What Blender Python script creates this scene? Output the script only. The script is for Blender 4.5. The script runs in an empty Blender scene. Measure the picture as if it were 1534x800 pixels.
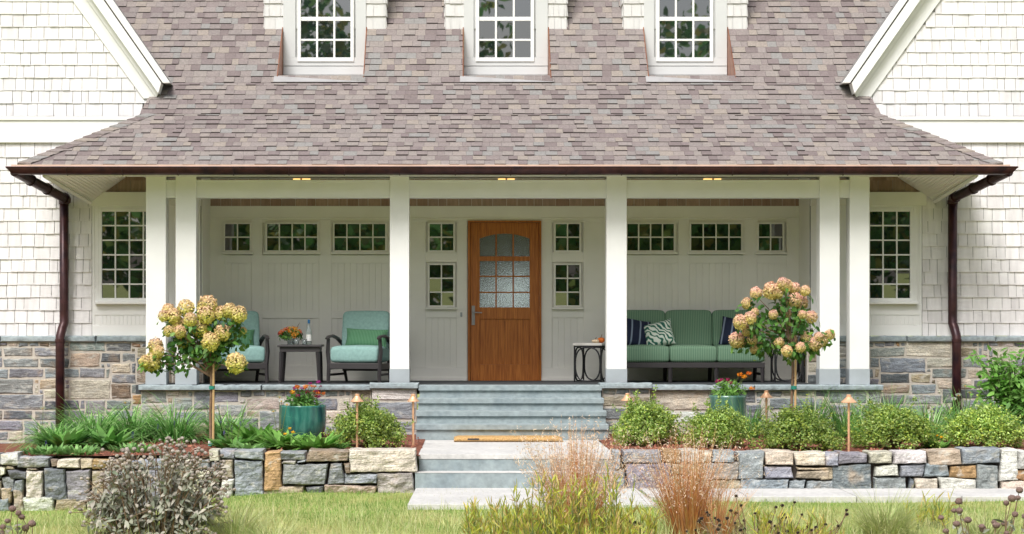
import bpy, bmesh, math, random
import numpy as np
from mathutils import Vector, Matrix, noise
random.seed(7); rng = np.random.default_rng(7)
R = math.radians
SC = bpy.context.scene
# ------------------------------------------------------------------ camera, sky, sun, exposure
D, F, CX, HZ, VX, VY = 28.0, 3192.0, -0.55, 0.845, 698.0, 480.0
cam = bpy.data.cameras.new('camera'); co = bpy.data.objects.new('camera', cam); SC.collection.objects.link(co)
cam.sensor_width = 36; cam.lens = F/1534*36
cam.shift_x = (767-VX)/1534; cam.shift_y = (VY-400)/1534
co.location = (CX, -D, HZ); co.rotation_euler = (R(90), 0, 0)
cam.clip_start = .5; cam.clip_end = 2000
SC.camera = co
SUN_EL, SUN_AZ = 52, 22          # elevation; degrees to the left of the camera axis
w = bpy.data.worlds.new('World'); SC.world = w; w.use_nodes = True
nt = w.node_tree; bg = nt.nodes['Background']
sky = nt.nodes.new('ShaderNodeTexSky'); sky.sky_type = 'NISHITA'; sky.sun_disc = False
sky.sun_elevation = R(SUN_EL); sky.sun_rotation = R(180+SUN_AZ)
sky.dust_density = 4.0; sky.ozone_density = 1.0
hs = nt.nodes.new('ShaderNodeHueSaturation'); hs.inputs['Saturation'].default_value = .45
nt.links.new(sky.outputs[0], hs.inputs['Color']); nt.links.new(hs.outputs[0], bg.inputs[0])
bg.inputs[1].default_value = .115
sl = bpy.data.lights.new('sun', 'SUN'); so = bpy.data.objects.new('sun', sl); SC.collection.objects.link(so)
sl.energy = 2.3; sl.angle = R(24); sl.color = (1, .985, .965)
so.rotation_euler = (R(90-SUN_EL), 0, R(-SUN_AZ)); so.location = (-20, -40, 40)
vs = SC.view_settings; vs.view_transform = 'Standard'; vs.look = 'None'; vs.gamma = 1; vs.use_curve_mapping = False
SC.display_settings.display_device = 'sRGB'
vs.exposure = 0.54
# ------------------------------------------------------------------ picture-to-place measures
def S(Y): return F/(D+Y)
def X(px, Y): return CX+(px-VX)/S(Y)
def Z(py, Y): return HZ-(py-VY)/S(Y)
def P(px, py, Y): return (X(px, Y), Y, Z(py, Y))
def G(px, py, z):
    Y = (HZ-z)*F/(py-VY)-D
    return X(px, Y), Y
# ------------------------------------------------------------------ mesh helpers
ROOT = {}
def link(o): SC.collection.objects.link(o)
def tag(o, label, cat=None, group=None, kind=None):
    if label: o['label'] = label
    if cat: o['category'] = cat
    if group: o['group'] = group
    if kind: o['kind'] = kind
    return o
def thing(name, label, cat, loc=(0, 0, 0), rz=0, group=None, world=False):
    o = bpy.data.objects.new(name, None); link(o); o.location = loc; o.rotation_euler = (0, 0, rz)
    o.empty_display_size = .2
    if world: ROOT[o.name] = Vector(loc)
    return tag(o, label, cat, group)
def finish(me, name, mats, parent, bevel=0, smooth=False, label=None):
    for m in (mats if isinstance(mats, (list, tuple)) else [mats]): me.materials.append(m)
    o = bpy.data.objects.new(name, me); link(o)
    if parent:
        o.parent = parent
        if parent.name in ROOT: o.location = -ROOT[parent.name]
    if smooth: me.polygons.foreach_set('use_smooth', [True]*len(me.polygons))
    if bevel:
        b = o.modifiers.new('bevel', 'BEVEL'); b.width = bevel; b.segments = 2; b.limit_method = 'ANGLE'; b.angle_limit = R(40)
    if label: o['label'] = label
    return o
class MB:
    def __init__(s): s.v = []; s.f = []; s.m = []; s.c = []
    def add(s, vs, fs, m=0, col=None):
        n = len(s.v); s.v += [tuple(p) for p in vs]; s.f += [tuple(i+n for i in f) for f in fs]; s.m += [m]*len(fs)
        s.c += [col or (1, 1, 1)]*len(vs)
        return s
    def box(s, x0, x1, y0, y1, z0, z1, m=0, col=None):
        if x0 > x1: x0, x1 = x1, x0
        if y0 > y1: y0, y1 = y1, y0
        if z0 > z1: z0, z1 = z1, z0
        return s.add([(x0,y0,z0),(x1,y0,z0),(x1,y1,z0),(x0,y1,z0),(x0,y0,z1),(x1,y0,z1),(x1,y1,z1),(x0,y1,z1)],
                     [(3,2,1,0),(4,5,6,7),(0,1,5,4),(1,2,6,5),(2,3,7,6),(3,0,4,7)], m, col)
    def prism(s, poly, y0, y1, m=0):           # polygon in x,z pushed from y0 to y1
        n = len(poly)
        a = sum(poly[i][0]*poly[(i+1)%n][1]-poly[(i+1)%n][0]*poly[i][1] for i in range(n))
        if a < 0: poly = poly[::-1]
        vs = [(x, y0, z) for x, z in poly]+[(x, y1, z) for x, z in poly]
        fs = [tuple(range(n)), tuple(range(2*n-1, n-1, -1))]+[(i, i+n, (i+1) % n+n, (i+1) % n) for i in range(n)]
        return s.add(vs, fs, m)
    def pbox(s, px0, px1, py0, py1, Y, t, m=0): # face measured on the plane Y, pushed back by t
        return s.box(X(px0, Y), X(px1, Y), Y, Y+t, Z(py1, Y), Z(py0, Y), m)
    def pprism(s, pts, Y, t, m=0): return s.prism([(X(a, Y), Z(b, Y)) for a, b in pts], Y, Y+t, m)
    def tube(s, path, r, n=8, m=0, flat=1.0):
        path = [Vector(p) for p in path]; k = len(path); rs = r if isinstance(r, (list, tuple)) else [r]*k
        vs = []; ref = None
        for i, p in enumerate(path):
            t = (path[min(i+1, k-1)]-path[max(i-1, 0)]).normalized()
            if ref is None: ref = Vector((0, 0, 1)) if abs(t.z) < .9 else Vector((1, 0, 0))
            a = t.cross(ref).normalized(); b = a.cross(t).normalized(); ref = b
            for j in range(n):
                th = 2*math.pi*j/n
                vs.append(p+a*(rs[i]*math.cos(th))+b*(rs[i]*flat*math.sin(th)))
        fs = [(i*n+j, i*n+(j+1) % n, (i+1)*n+(j+1) % n, (i+1)*n+j) for i in range(k-1) for j in range(n)]
        fs += [tuple(range(n-1, -1, -1)), tuple(range((k-1)*n, k*n))]
        return s.add(vs, fs, m)
    def lathe(s, prof, c=(0, 0, 0), n=28, m=0, sx=1, sy=1):
        vs = [(c[0]+r*sx*math.cos(2*math.pi*j/n), c[1]+r*sy*math.sin(2*math.pi*j/n), c[2]+z) for r, z in prof for j in range(n)]
        fs = [(i*n+j, i*n+(j+1) % n, (i+1)*n+(j+1) % n, (i+1)*n+j) for i in range(len(prof)-1) for j in range(n)]
        fs += [tuple(range(n-1, -1, -1)), tuple(range((len(prof)-1)*n, len(prof)*n))]
        return s.add(vs, fs, m)
    def build(s, name, mats, parent=None, bevel=0, smooth=False, label=None, fix=False):
        me = bpy.data.meshes.new(name); me.from_pydata(s.v, [], s.f)
        me.polygons.foreach_set('material_index', s.m)
        if any(c != (1, 1, 1) for c in s.c):
            at = me.color_attributes.new('Col', 'FLOAT_COLOR', 'POINT')
            at.data.foreach_set('color', [q for c in s.c for q in (c[0], c[1], c[2], 1)])
        if fix:
            b = bmesh.new(); b.from_mesh(me); bmesh.ops.recalc_face_normals(b, faces=b.faces); b.to_mesh(me); b.free()
        me.update()
        return finish(me, name, mats, parent, bevel, smooth, label)
def np_polys(name, V, mats, parent=None, col=None, label=None, smooth=False):   # V: n polygons x k corners x 3
    n, k, _ = V.shape
    me = bpy.data.meshes.new(name)
    me.vertices.add(n*k); me.vertices.foreach_set('co', V.reshape(-1).astype(np.float32))
    me.loops.add(n*k); me.loops.foreach_set('vertex_index', np.arange(n*k, dtype=np.int32))
    me.polygons.add(n); me.polygons.foreach_set('loop_start', np.arange(0, n*k, k, dtype=np.int32))
    me.polygons.foreach_set('loop_total', np.full(n, k, dtype=np.int32))
    if col is not None:
        at = me.color_attributes.new('Col', 'FLOAT_COLOR', 'POINT')
        c = np.ones((n, k, 4), np.float32); c[:, :, :3] = col[:, None, :]
        at.data.foreach_set('color', c.reshape(-1))
    me.update(calc_edges=True)
    return finish(me, name, mats, parent, 0, smooth, label)
def leaf_polys(pos, nrm, length, width, fold=.25, droop=0.0):
    """diamond leaves with a bent midrib: 6-corner polygons split as two quads (n*2,4,3)"""
    n = len(pos)
    nrm = nrm/np.linalg.norm(nrm, axis=1, keepdims=True)
    t = rng.normal(size=(n, 3)); t[:, 2] -= droop
    t -= nrm*(t*nrm).sum(1, keepdims=True); t /= np.linalg.norm(t, axis=1, keepdims=True)+1e-9
    b = np.cross(nrm, t)
    L = np.asarray(length).reshape(-1, 1)*np.ones((n, 1)); W = np.asarray(width).reshape(-1, 1)*np.ones((n, 1))
    p0 = pos; p1 = pos+t*L
    m1 = pos+t*L*.35+b*W*.5+nrm*W*fold; m2 = pos+t*L*.35-b*W*.5+nrm*W*fold
    q1 = pos+t*L*.75+b*W*.32+nrm*W*fold*.6; q2 = pos+t*L*.75-b*W*.32+nrm*W*fold*.6
    return np.stack([p0, m1, q1, p1, q2, m2], 1)
def strips(base, tip_dir, length, width, bend, segs=4, taper=True):
    """curved blades; returns n*segs quads (each blade a chain of unshared quads)"""
    n = len(base)
    th = np.arctan2(tip_dir[:, 1], tip_dir[:, 0]); side = np.stack([-np.sin(th), np.cos(th), np.zeros(n)], 1)
    side = side*np.cos(rng.uniform(-1, 1, (n, 1)))+np.stack([np.cos(th), np.sin(th), np.zeros(n)], 1)*.4*rng.uniform(-1, 1, (n, 1))
    lean = np.linalg.norm(tip_dir[:, :2], axis=1)
    a0 = np.arctan2(tip_dir[:, 2], lean)
    p = base.copy(); pts = [p.copy()]
    for i in range(segs):
        a = a0-bend*((i+.5)/segs)
        d = np.stack([np.cos(a)*np.cos(th), np.cos(a)*np.sin(th), np.sin(a)], 1)
        p = p+d*(length/segs)[:, None]; pts.append(p.copy())
    out = []
    for i in range(segs):
        w0 = width*(1-(i/segs)**1.5*(.95 if taper else 0)); w1 = width*(1-((i+1)/segs)**1.5*(.95 if taper else 0))
        out.append(np.stack([pts[i]-side*w0[:, None]/2, pts[i]+side*w0[:, None]/2, pts[i+1]+side*w1[:, None]/2, pts[i+1]-side*w1[:, None]/2], 1))
    return np.concatenate(out, 0), pts
# ------------------------------------------------------------------ materials
def mat(name, cols, rough=.6, mode='flat', nscale=3, vary=.12, vscale=6, bump=0, bscale=60, metal=0, spec=.4,
        transl=0, const=False, stretch=(1, 1, 1), detail=4, ior=None, rvar=0, tint=None):
    m = bpy.data.materials.new(name); m.use_nodes = True; n = m.node_tree.nodes; l = m.node_tree.links
    p = n['Principled BSDF']; out = n['Material Output']
    tc = n.new('ShaderNodeTexCoord'); mp = n.new('ShaderNodeMapping'); mp.inputs['Scale'].default_value = stretch
    l.new(tc.outputs['Object'], mp.inputs['Vector'])
    def nz(sc, det=detail):
        t = n.new('ShaderNodeTexNoise'); t.inputs['Scale'].default_value = sc; t.inputs['Detail'].default_value = det
        l.new(mp.outputs[0], t.inputs['Vector']); return t
    if mode == 'flat':
        c = n.new('ShaderNodeRGB'); c.outputs[0].default_value = (*cols[0], 1); cs = c.outputs[0]
    elif mode == 'attr':
        c = n.new('ShaderNodeAttribute'); c.attribute_name = 'Col'; cs = c.outputs['Color']
    else:
        r = n.new('ShaderNodeValToRGB'); e = r.color_ramp.elements
        k = len(cols)
        while len(e) < k: e.new(.5)
        for i, cc in enumerate(cols):
            e[i].position = (i/k if const else i/max(1, k-1)) if mode == 'island' else .3+.4*i/max(1, k-1)
            e[i].color = (*cc, 1)
        if const: r.color_ramp.interpolation = 'CONSTANT'
        if mode == 'island': l.new(n.new('ShaderNodeNewGeometry').outputs['Random Per Island'], r.inputs[0])
        elif mode == 'object': l.new(n.new('ShaderNodeObjectInfo').outputs['Random'], r.inputs[0])
        else: l.new(nz(nscale).outputs['Fac'], r.inputs[0])
        cs = r.outputs[0]
    if tint:                                   # second colour in blotches
        tn = nz(tint[1], 3); tr = n.new('ShaderNodeMapRange'); tr.inputs[1].default_value = tint[2]; tr.inputs[2].default_value = tint[2]+.15
        l.new(tn.outputs['Fac'], tr.inputs[0])
        mx = n.new('ShaderNodeMixRGB'); mx.inputs[2].default_value = (*tint[0], 1)
        mu = n.new('ShaderNodeMath'); mu.operation = 'MULTIPLY'; mu.inputs[1].default_value = tint[3]
        l.new(tr.outputs[0], mu.inputs[0]); l.new(mu.outputs[0], mx.inputs[0]); l.new(cs, mx.inputs[1]); cs = mx.outputs[0]
    if vary:
        t = nz(vscale); mr = n.new('ShaderNodeMapRange'); mr.inputs[1].default_value = .3; mr.inputs[2].default_value = .7
        mr.inputs[3].default_value = 1-vary; mr.inputs[4].default_value = 1+vary
        l.new(t.outputs['Fac'], mr.inputs[0])
        mx = n.new('ShaderNodeMixRGB'); mx.blend_type = 'MULTIPLY'; mx.inputs[0].default_value = 1
        l.new(cs, mx.inputs[1]); l.new(mr.outputs[0], mx.inputs[2]); cs = mx.outputs[0]
    l.new(cs, p.inputs['Base Color'])
    p.inputs['Roughness'].default_value = rough; p.inputs['Metallic'].default_value = metal
    p.inputs['Specular IOR Level'].default_value = spec
    if ior: p.inputs['IOR'].default_value = ior
    if rvar:
        t = nz(vscale*1.7); mr = n.new('ShaderNodeMapRange'); mr.inputs[3].default_value = rough-rvar; mr.inputs[4].default_value = rough+rvar
        l.new(t.outputs['Fac'], mr.inputs[0]); l.new(mr.outputs[0], p.inputs['Roughness'])
    if bump:
        t = nz(bscale, 6); b = n.new('ShaderNodeBump'); b.inputs['Strength'].default_value = bump; b.inputs['Distance'].default_value = .01
        l.new(t.outputs['Fac'], b.inputs['Height']); l.new(b.outputs[0], p.inputs['Normal'])
    if transl:
        tb = n.new('ShaderNodeBsdfTranslucent'); l.new(cs, tb.inputs['Color'])
        ms = n.new('ShaderNodeMixShader'); ms.inputs[0].default_value = transl
        l.new(p.outputs[0], ms.inputs[1]); l.new(tb.outputs[0], ms.inputs[2]); l.new(ms.outputs[0], out.inputs['Surface'])
    return m
def band_mat(name, c1, c2, scale, axis='X', dist=0, width=.5, rough=.85, dscale=1.5, c3=None, bump=.2):
    m = mat(name, [c1], rough=rough, vary=.1, bump=0); n = m.node_tree.nodes; l = m.node_tree.links
    tc = n.new('ShaderNodeTexCoord'); wv = n.new('ShaderNodeTexWave'); wv.bands_direction = axis; wv.inputs['Scale'].default_value = scale
    wv.inputs['Distortion'].default_value = dist; wv.inputs['Detail Scale'].default_value = dscale; wv.inputs['Detail'].default_value = 1.0
    l.new(tc.outputs['Object'], wv.inputs['Vector'])
    r = n.new('ShaderNodeValToRGB'); r.color_ramp.elements[0].position = width-.08; r.color_ramp.elements[1].position = width+.08
    r.color_ramp.elements[0].color = (*c1, 1); r.color_ramp.elements[1].color = (*c2, 1)
    if c3: e = r.color_ramp.elements.new(.93); e.color = (*c3, 1)
    l.new(wv.outputs['Fac'], r.inputs[0])
    p = n['Principled BSDF']; l.new(r.outputs[0], p.inputs['Base Color'])
    t = n.new('ShaderNodeTexNoise'); t.inputs['Scale'].default_value = 250; l.new(tc.outputs['Object'], t.inputs['Vector'])
    b = n.new('ShaderNodeBump'); b.inputs['Strength'].default_value = bump; b.inputs['Distance'].default_value = .004
    l.new(t.outputs['Fac'], b.inputs['Height']); l.new(b.outputs[0], p.inputs['Normal'])
    return m
DORMDIM = mat('dimmed_white', [(.585, .59, .585)], rough=.5, vary=.03, vscale=3)  # the house's white paint, with dimmer light put into its colour
DSHING = mat('dimmed_cedar', [(.56, .545, .53), (.63, .615, .60), (.60, .59, .58)], mode='island', rough=.7, vary=.05, bump=.35, bscale=40, stretch=(6, 6, 1))  # dormer shingles, greyed like the casing to look less brightly lit
WHITE = mat('white_paint', [(.80, .795, .78)], rough=.45, vary=.03, vscale=3, bump=.05, bscale=90)
CREAM = mat('porch_paint', [(.80, .785, .735)], rough=.5, vary=.03, vscale=3, bump=.05, bscale=90)
SHING = mat('painted_cedar', [(.69, .665, .668), (.80, .775, .775), (.74, .715, .72), (.84, .82, .815)], mode='island', rough=.7, vary=.09, vscale=2.5, bump=.5, bscale=40, stretch=(6, 6, 1))
CEDAR = mat('brown_cedar', [(.30, .19, .15), (.42, .29, .23), (.34, .24, .2)], mode='island', rough=.8, vary=.15, bump=.3, bscale=40, stretch=(6, 6, 1))  # brown shingles for the strips below the eaves and porch ceiling
ROOFM = mat('asphalt_shingle', [(0.231, 0.194, 0.185), (0.261, 0.226, 0.213), (0.206, 0.169, 0.165), (0.288, 0.248, 0.216), (0.241, 0.206, 0.194), (0.247, 0.236, 0.225), (0.264, 0.232, 0.213), (0.190, 0.155, 0.150), (0.233, 0.202, 0.191), (0.274, 0.236, 0.216)],
            mode='island', const=True, rough=.9, vary=.14, vscale=35, bump=.5, bscale=220, spec=.2)
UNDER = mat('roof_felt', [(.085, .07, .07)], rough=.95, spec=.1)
COPPER = mat('aged_copper', [(.032, .012, .016), (.060, .022, .022), (.024, .011, .018)], mode='noise', nscale=5, rough=.36, vary=.25, metal=.25, bump=.05, bscale=20)
DRIP = mat('drip_copper', [(.80, .57, .46), (.70, .47, .36)], mode='noise', nscale=3, rough=.45, metal=.3)
COPNEW = mat('bright_copper', [(.40, .17, .09), (.28, .11, .06)], mode='noise', nscale=5, rough=.42, metal=.85, vary=.1)
LAMPCOP = mat('lamp_copper', [(.82, .48, .29)], rough=.4, metal=.45, vary=.12, vscale=20)
LEAD = mat('lead_flashing', [(.34, .33, .33)], rough=.6, vary=.1)
BLUE = mat('bluestone', [(.215, .265, .282), (.285, .335, .345), (.25, .295, .30)], mode='noise', nscale=2.5, rough=.75, vary=.16, vscale=14, bump=.5, bscale=35)
BLUECAP = mat('bluestone_cap', [(.24, .29, .31), (.34, .39, .40)], mode='noise', nscale=4, rough=.8, vary=.2, vscale=20, bump=.8, bscale=28)
PAVE = mat('pale_paving', [(.50, .49, .475), (.60, .585, .56)], mode='noise', nscale=1.8, rough=.85, vary=.11, vscale=18, bump=.4, bscale=60)
PLINTH = mat('plinth_stone', [(.36, .39, .41)], rough=.7, vary=.07, vscale=5, bump=.08)
FLOORM = mat('porch_floor_stone', [(.055, .06, .065)], rough=.75, vary=.15, spec=.2)
def stone_mat():
    m = mat('field_stone', [(1, 1, 1)], mode='attr', rough=.9, vary=.22, vscale=4, spec=.2, tint=((.36, .24, .13), 4, .58, .45), detail=8)
    n = m.node_tree.nodes; l = m.node_tree.links; p = n['Principled BSDF']; src = p.inputs['Base Color'].links[0].from_socket
    tc = n.new('ShaderNodeTexCoord')
    def nz(sc, st, det=8, dist=0):
        mp = n.new('ShaderNodeMapping'); mp.inputs['Scale'].default_value = st; t = n.new('ShaderNodeTexNoise')
        t.inputs['Scale'].default_value = sc; t.inputs['Detail'].default_value = det; t.inputs['Distortion'].default_value = dist
        l.new(tc.outputs['Object'], mp.inputs[0]); l.new(mp.outputs[0], t.inputs['Vector']); return t
    strata = nz(5, (1, 1, 5), 8, .8); fine = nz(55, (1, 1, 1.6), 6); pale = nz(9, (1, 1, 1.5), 9, .5)
    def mr(src_, a, b, c, d):
        r = n.new('ShaderNodeMapRange'); r.inputs[1].default_value = a; r.inputs[2].default_value = b; r.inputs[3].default_value = c; r.inputs[4].default_value = d
        l.new(src_, r.inputs[0]); return r.outputs[0]
    def mul(c, f):
        x = n.new('ShaderNodeMixRGB'); x.blend_type = 'MULTIPLY'; x.inputs[0].default_value = 1; l.new(c, x.inputs[1]); l.new(f, x.inputs[2]); return x.outputs[0]
    c = mul(src, mr(strata.outputs['Fac'], .32, .68, .68, 1.25)); c = mul(c, mr(fine.outputs['Fac'], .3, .7, .72, 1.25))
    x = n.new('ShaderNodeMixRGB'); x.inputs[2].default_value = (.56, .55, .50, 1); l.new(mr(pale.outputs['Fac'], .56, .70, 0, .6), x.inputs[0]); l.new(c, x.inputs[1])
    l.new(x.outputs[0], p.inputs['Base Color'])
    ad = n.new('ShaderNodeMath'); ad.operation = 'ADD'; l.new(strata.outputs['Fac'], ad.inputs[0])
    mm = n.new('ShaderNodeMath'); mm.operation = 'MULTIPLY'; mm.inputs[1].default_value = .5; l.new(fine.outputs['Fac'], mm.inputs[0]); l.new(mm.outputs[0], ad.inputs[1])
    bp = n.new('ShaderNodeBump'); bp.inputs['Strength'].default_value = .9; bp.inputs['Distance'].default_value = .022
    l.new(ad.outputs[0], bp.inputs['Height']); l.new(bp.outputs[0], p.inputs['Normal'])
    return m
STONE = stone_mat()
BACKER = mat('wall_backer', [(.32, .31, .305)], rough=.9)
MORTAR = mat('mortar', [(.52, .48, .42)], rough=.95, vary=.12, vscale=20, bump=.4, bscale=70, spec=.1)
DARKJOINT = mat('dark_joint', [(.06, .05, .045)], rough=1, spec=.05)  # dark core behind the stacked stones, visible through their joints
IRON = mat('black_iron', [(.018, .018, .02)], rough=.5, vary=.05)
CHAR = mat('charcoal_frame', [(.045, .04, .042)], rough=.45, vary=.08)
GLASS = mat('window_glass', [(.008, .012, .014)], rough=.012, vary=0, spec=.5, ior=2.7)
WAVEG = mat('textured_door_glass', [(.80, .88, .88)], rough=.06, vary=0, ior=1.45, bump=.8, bscale=48)
WAVEG.node_tree.nodes['Principled BSDF'].inputs['Transmission Weight'].default_value = .9
DAYWIN = bpy.data.materials.new('bright_back_window'); DAYWIN.use_nodes = True
DAYWIN.node_tree.nodes['Principled BSDF'].inputs['Emission Color'].default_value = (.9, .97, .95, 1); DAYWIN.node_tree.nodes['Principled BSDF'].inputs['Emission Strength'].default_value = .9
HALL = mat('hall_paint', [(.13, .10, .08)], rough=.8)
AQUA = mat('aqua_fabric', [(.27, .43, .405)], rough=.95, vary=.1, vscale=30, bump=.3, bscale=300, spec=.15)
GREENST = band_mat('green_ribbed_fabric', (.09, .185, .115), (.19, .30, .205), 13, width=.45)
LUMBAR = band_mat('green_lumbar_fabric', (.06, .19, .10), (.14, .31, .17), 15, width=.5)
NAVY = band_mat('navy_striped_fabric', (.008, .014, .04), (.22, .27, .36), 2.6, width=.93)
PALM = band_mat('palm_print_fabric', (.62, .66, .60), (.05, .24, .10), 8.5, 'DIAGONAL', dist=8, width=.52, dscale=1.2, c3=(.02, .10, .09))
COIR = mat('coir', [(.50, .30, .12), (.60, .38, .17)], mode='noise', nscale=30, rough=1, vary=.25, vscale=60, bump=1, bscale=150, spec=.1)
MULCH = mat('mulch_soil', [(.16, .065, .045), (.24, .10, .07)], mode='noise', nscale=14, rough=1, vary=.3, vscale=40, bump=1, bscale=60, spec=.1)
CHIP = mat('bark_chip', [(.30, .11, .07), (.20, .07, .05), (.38, .17, .11), (.25, .12, .09)], mode='island', rough=.95, vary=.2, spec=.15)
def wood():
    m = mat('door_wood', [(.36, .13, .025)], rough=.42, vary=0); n = m.node_tree.nodes; l = m.node_tree.links
    tc = n.new('ShaderNodeTexCoord'); mp = n.new('ShaderNodeMapping'); mp.inputs['Scale'].default_value = (14, 14, .7)
    t = n.new('ShaderNodeTexNoise'); t.inputs['Scale'].default_value = 4; t.inputs['Detail'].default_value = 8; t.inputs['Distortion'].default_value = .6
    l.new(tc.outputs['Object'], mp.inputs[0]); l.new(mp.outputs[0], t.inputs['Vector'])
    r = n.new('ShaderNodeValToRGB'); r.color_ramp.elements[0].position = .32; r.color_ramp.elements[1].position = .68
    r.color_ramp.elements[0].color = (.29, .078, .011, 1); r.color_ramp.elements[1].color = (.53, .18, .033, 1)
    l.new(t.outputs['Fac'], r.inputs[0]); l.new(r.outputs[0], n['Principled BSDF'].inputs['Base Color'])
    return m
WOOD = wood()
def pot_mat(name, a, b, c):
    m = mat(name, [a], rough=.16, vary=0, spec=.6); n = m.node_tree.nodes; l = m.node_tree.links
    tc = n.new('ShaderNodeTexCoord'); mp = n.new('ShaderNodeMapping'); mp.inputs['Scale'].default_value = (4.5, 4.5, 1.0)
    t = n.new('ShaderNodeTexNoise'); t.inputs['Scale'].default_value = 3; t.inputs['Detail'].default_value = 6
    l.new(tc.outputs['Object'], mp.inputs[0]); l.new(mp.outputs[0], t.inputs['Vector'])
    r = n.new('ShaderNodeValToRGB'); r.color_ramp.elements[0].position = .33; r.color_ramp.elements[1].position = .7
    r.color_ramp.elements[0].color = (*a, 1); r.color_ramp.elements[1].color = (*c, 1); e = r.color_ramp.elements.new(.5); e.color = (*b, 1)
    l.new(t.outputs['Fac'], r.inputs[0]); l.new(r.outputs[0], n['Principled BSDF'].inputs['Base Color'])
    return m
POT1 = pot_mat('teal_glaze', (.02, .085, .09), (.03, .17, .13), (.075, .26, .21))
POT2 = pot_mat('green_glaze', (.05, .12, .10), (.09, .20, .15), (.18, .28, .22))
def leafm(name, cols, transl=.35, vary=.3, vscale=7, rough=.5, spec=.35): return mat(name, cols, mode='island', rough=rough, vary=vary, vscale=vscale, transl=transl, spec=spec)
BOX = leafm('boxwood_leaf', [(0.085, 0.176, 0.027), (0.236, 0.386, 0.068), (0.405, 0.562, 0.149), (0.607, 0.737, 0.270), (0.151, 0.281, 0.041), (0.557, 0.632, 0.108), (0.338, 0.491, 0.095)], vscale=5, vary=.25)
def by_object(m, lo, hi):            # each plant of a kind a little lighter or darker
    n = m.node_tree.nodes; l = m.node_tree.links; p = n['Principled BSDF']; src = p.inputs['Base Color'].links[0].from_socket
    oi = n.new('ShaderNodeObjectInfo'); r = n.new('ShaderNodeMapRange'); r.inputs[3].default_value = lo; r.inputs[4].default_value = hi
    l.new(oi.outputs['Random'], r.inputs[0]); x = n.new('ShaderNodeMixRGB'); x.blend_type = 'MULTIPLY'; x.inputs[0].default_value = 1
    l.new(src, x.inputs[1]); l.new(r.outputs[0], x.inputs[2]); l.new(x.outputs[0], p.inputs['Base Color'])
by_object(BOX, .72, 1.25)
HYL = leafm('hydrangea_leaf', [(0.029, 0.098, 0.021), (0.069, 0.196, 0.034), (0.138, 0.310, 0.052), (0.046, 0.138, 0.029), (0.218, 0.380, 0.069)], vscale=9)
SHRL = leafm('fresh_leaf', [(0.103, 0.265, 0.040), (0.172, 0.380, 0.069), (0.241, 0.460, 0.103), (0.081, 0.196, 0.034)], vscale=5)
LIR = leafm('liriope_blade', [(0.078, 0.227, 0.045), (0.171, 0.406, 0.089), (0.279, 0.551, 0.164), (0.420, 0.616, 0.253), (0.109, 0.292, 0.059)], vscale=3)
PERL = leafm('perennial_leaf', [(0.052, 0.169, 0.033), (0.117, 0.286, 0.052), (0.195, 0.403, 0.091), (0.078, 0.221, 0.065)], vscale=6)
COVER = leafm('groundcover_leaf', [(0.162, 0.338, 0.081), (0.270, 0.472, 0.162), (0.108, 0.243, 0.068)], vscale=6)
YELG = leafm('yellow_green_leaf', [(.46, .50, .06), (.60, .58, .09), (.32, .44, .07), (.64, .50, .16), (.56, .36, .15)], transl=.35)
BRONZE = leafm('bronze_stem', [(.60, .22, .07), (.72, .38, .16), (.36, .12, .045), (.82, .58, .34), (.56, .30, .09), (.66, .30, .16)], transl=.3, vary=.2)
SEEDFL = leafm('seed_fluff', [(.86, .66, .50), (.88, .78, .66), (.84, .55, .36)], transl=.4, vary=.15, rough=.9)
BLOND = leafm('blond_blade', [(0.390, 0.468, 0.156), (0.572, 0.572, 0.286), (0.312, 0.442, 0.130), (0.676, 0.611, 0.377)], transl=.3, vary=.2)
GREYL = leafm('grey_green_leaf', [(0.216, 0.237, 0.167), (0.367, 0.361, 0.285), (0.151, 0.186, 0.118), (0.486, 0.444, 0.374), (0.292, 0.279, 0.231)], transl=.15, vary=.25)
SEEDH = mat('seed_head', [(.33, .285, .245), (.46, .40, .345), (.25, .21, .18)], mode='island', rough=.95, vary=.3, vscale=120, bump=.8, bscale=250, spec=.15)
CONEH = mat('cone_head', [(.19, .125, .11), (.28, .19, .165)], mode='island', rough=.95, vary=.3, vscale=120, bump=1, bscale=250, spec=.15)
DARKH = mat('dark_cone', [(.02, .014, .014), (.035, .025, .022)], mode='island', rough=.95, spec=.15)
STEMG = mat('green_stem', [(.13, .17, .06)], rough=.7, vary=.2)
STEMB = mat('brown_stem', [(.20, .13, .08)], rough=.8, vary=.25, vscale=30, bump=.4, bscale=80)
STAKE = mat('bamboo_stake', [(.55, .36, .17)], rough=.6, vary=.15, vscale=12)
PET = mat('petal', [(1, 1, 1)], mode='attr', rough=.7, vary=.15, vscale=60, transl=.25, spec=.2)
def grass_mat():
    m = leafm('grass_blade', [(.12, .27, .04), (.22, .38, .08), (.34, .44, .12), (.16, .33, .05)], transl=.4, vary=.25, vscale=1.1)
    n = m.node_tree.nodes; l = m.node_tree.links
    return m
GRASS = grass_mat()
DRYG = leafm('dry_grass_blade', [(0.450, 0.438, 0.150), (0.575, 0.525, 0.237), (0.375, 0.425, 0.112), (0.625, 0.550, 0.300)], transl=.3, vary=.2, vscale=2)
LAWN = mat('lawn_ground', [(.20, .26, .07), (.32, .36, .12), (.42, .40, .17)], mode='noise', nscale=.9, rough=1, vary=.3, vscale=25, bump=.6, bscale=60, spec=.1)
TREEF = leafm('far_foliage', [(.08, .20, .05), (.15, .33, .10), (.24, .42, .14), (.42, .36, .09), (.10, .25, .08)], transl=.55, vscale=.6)
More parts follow.
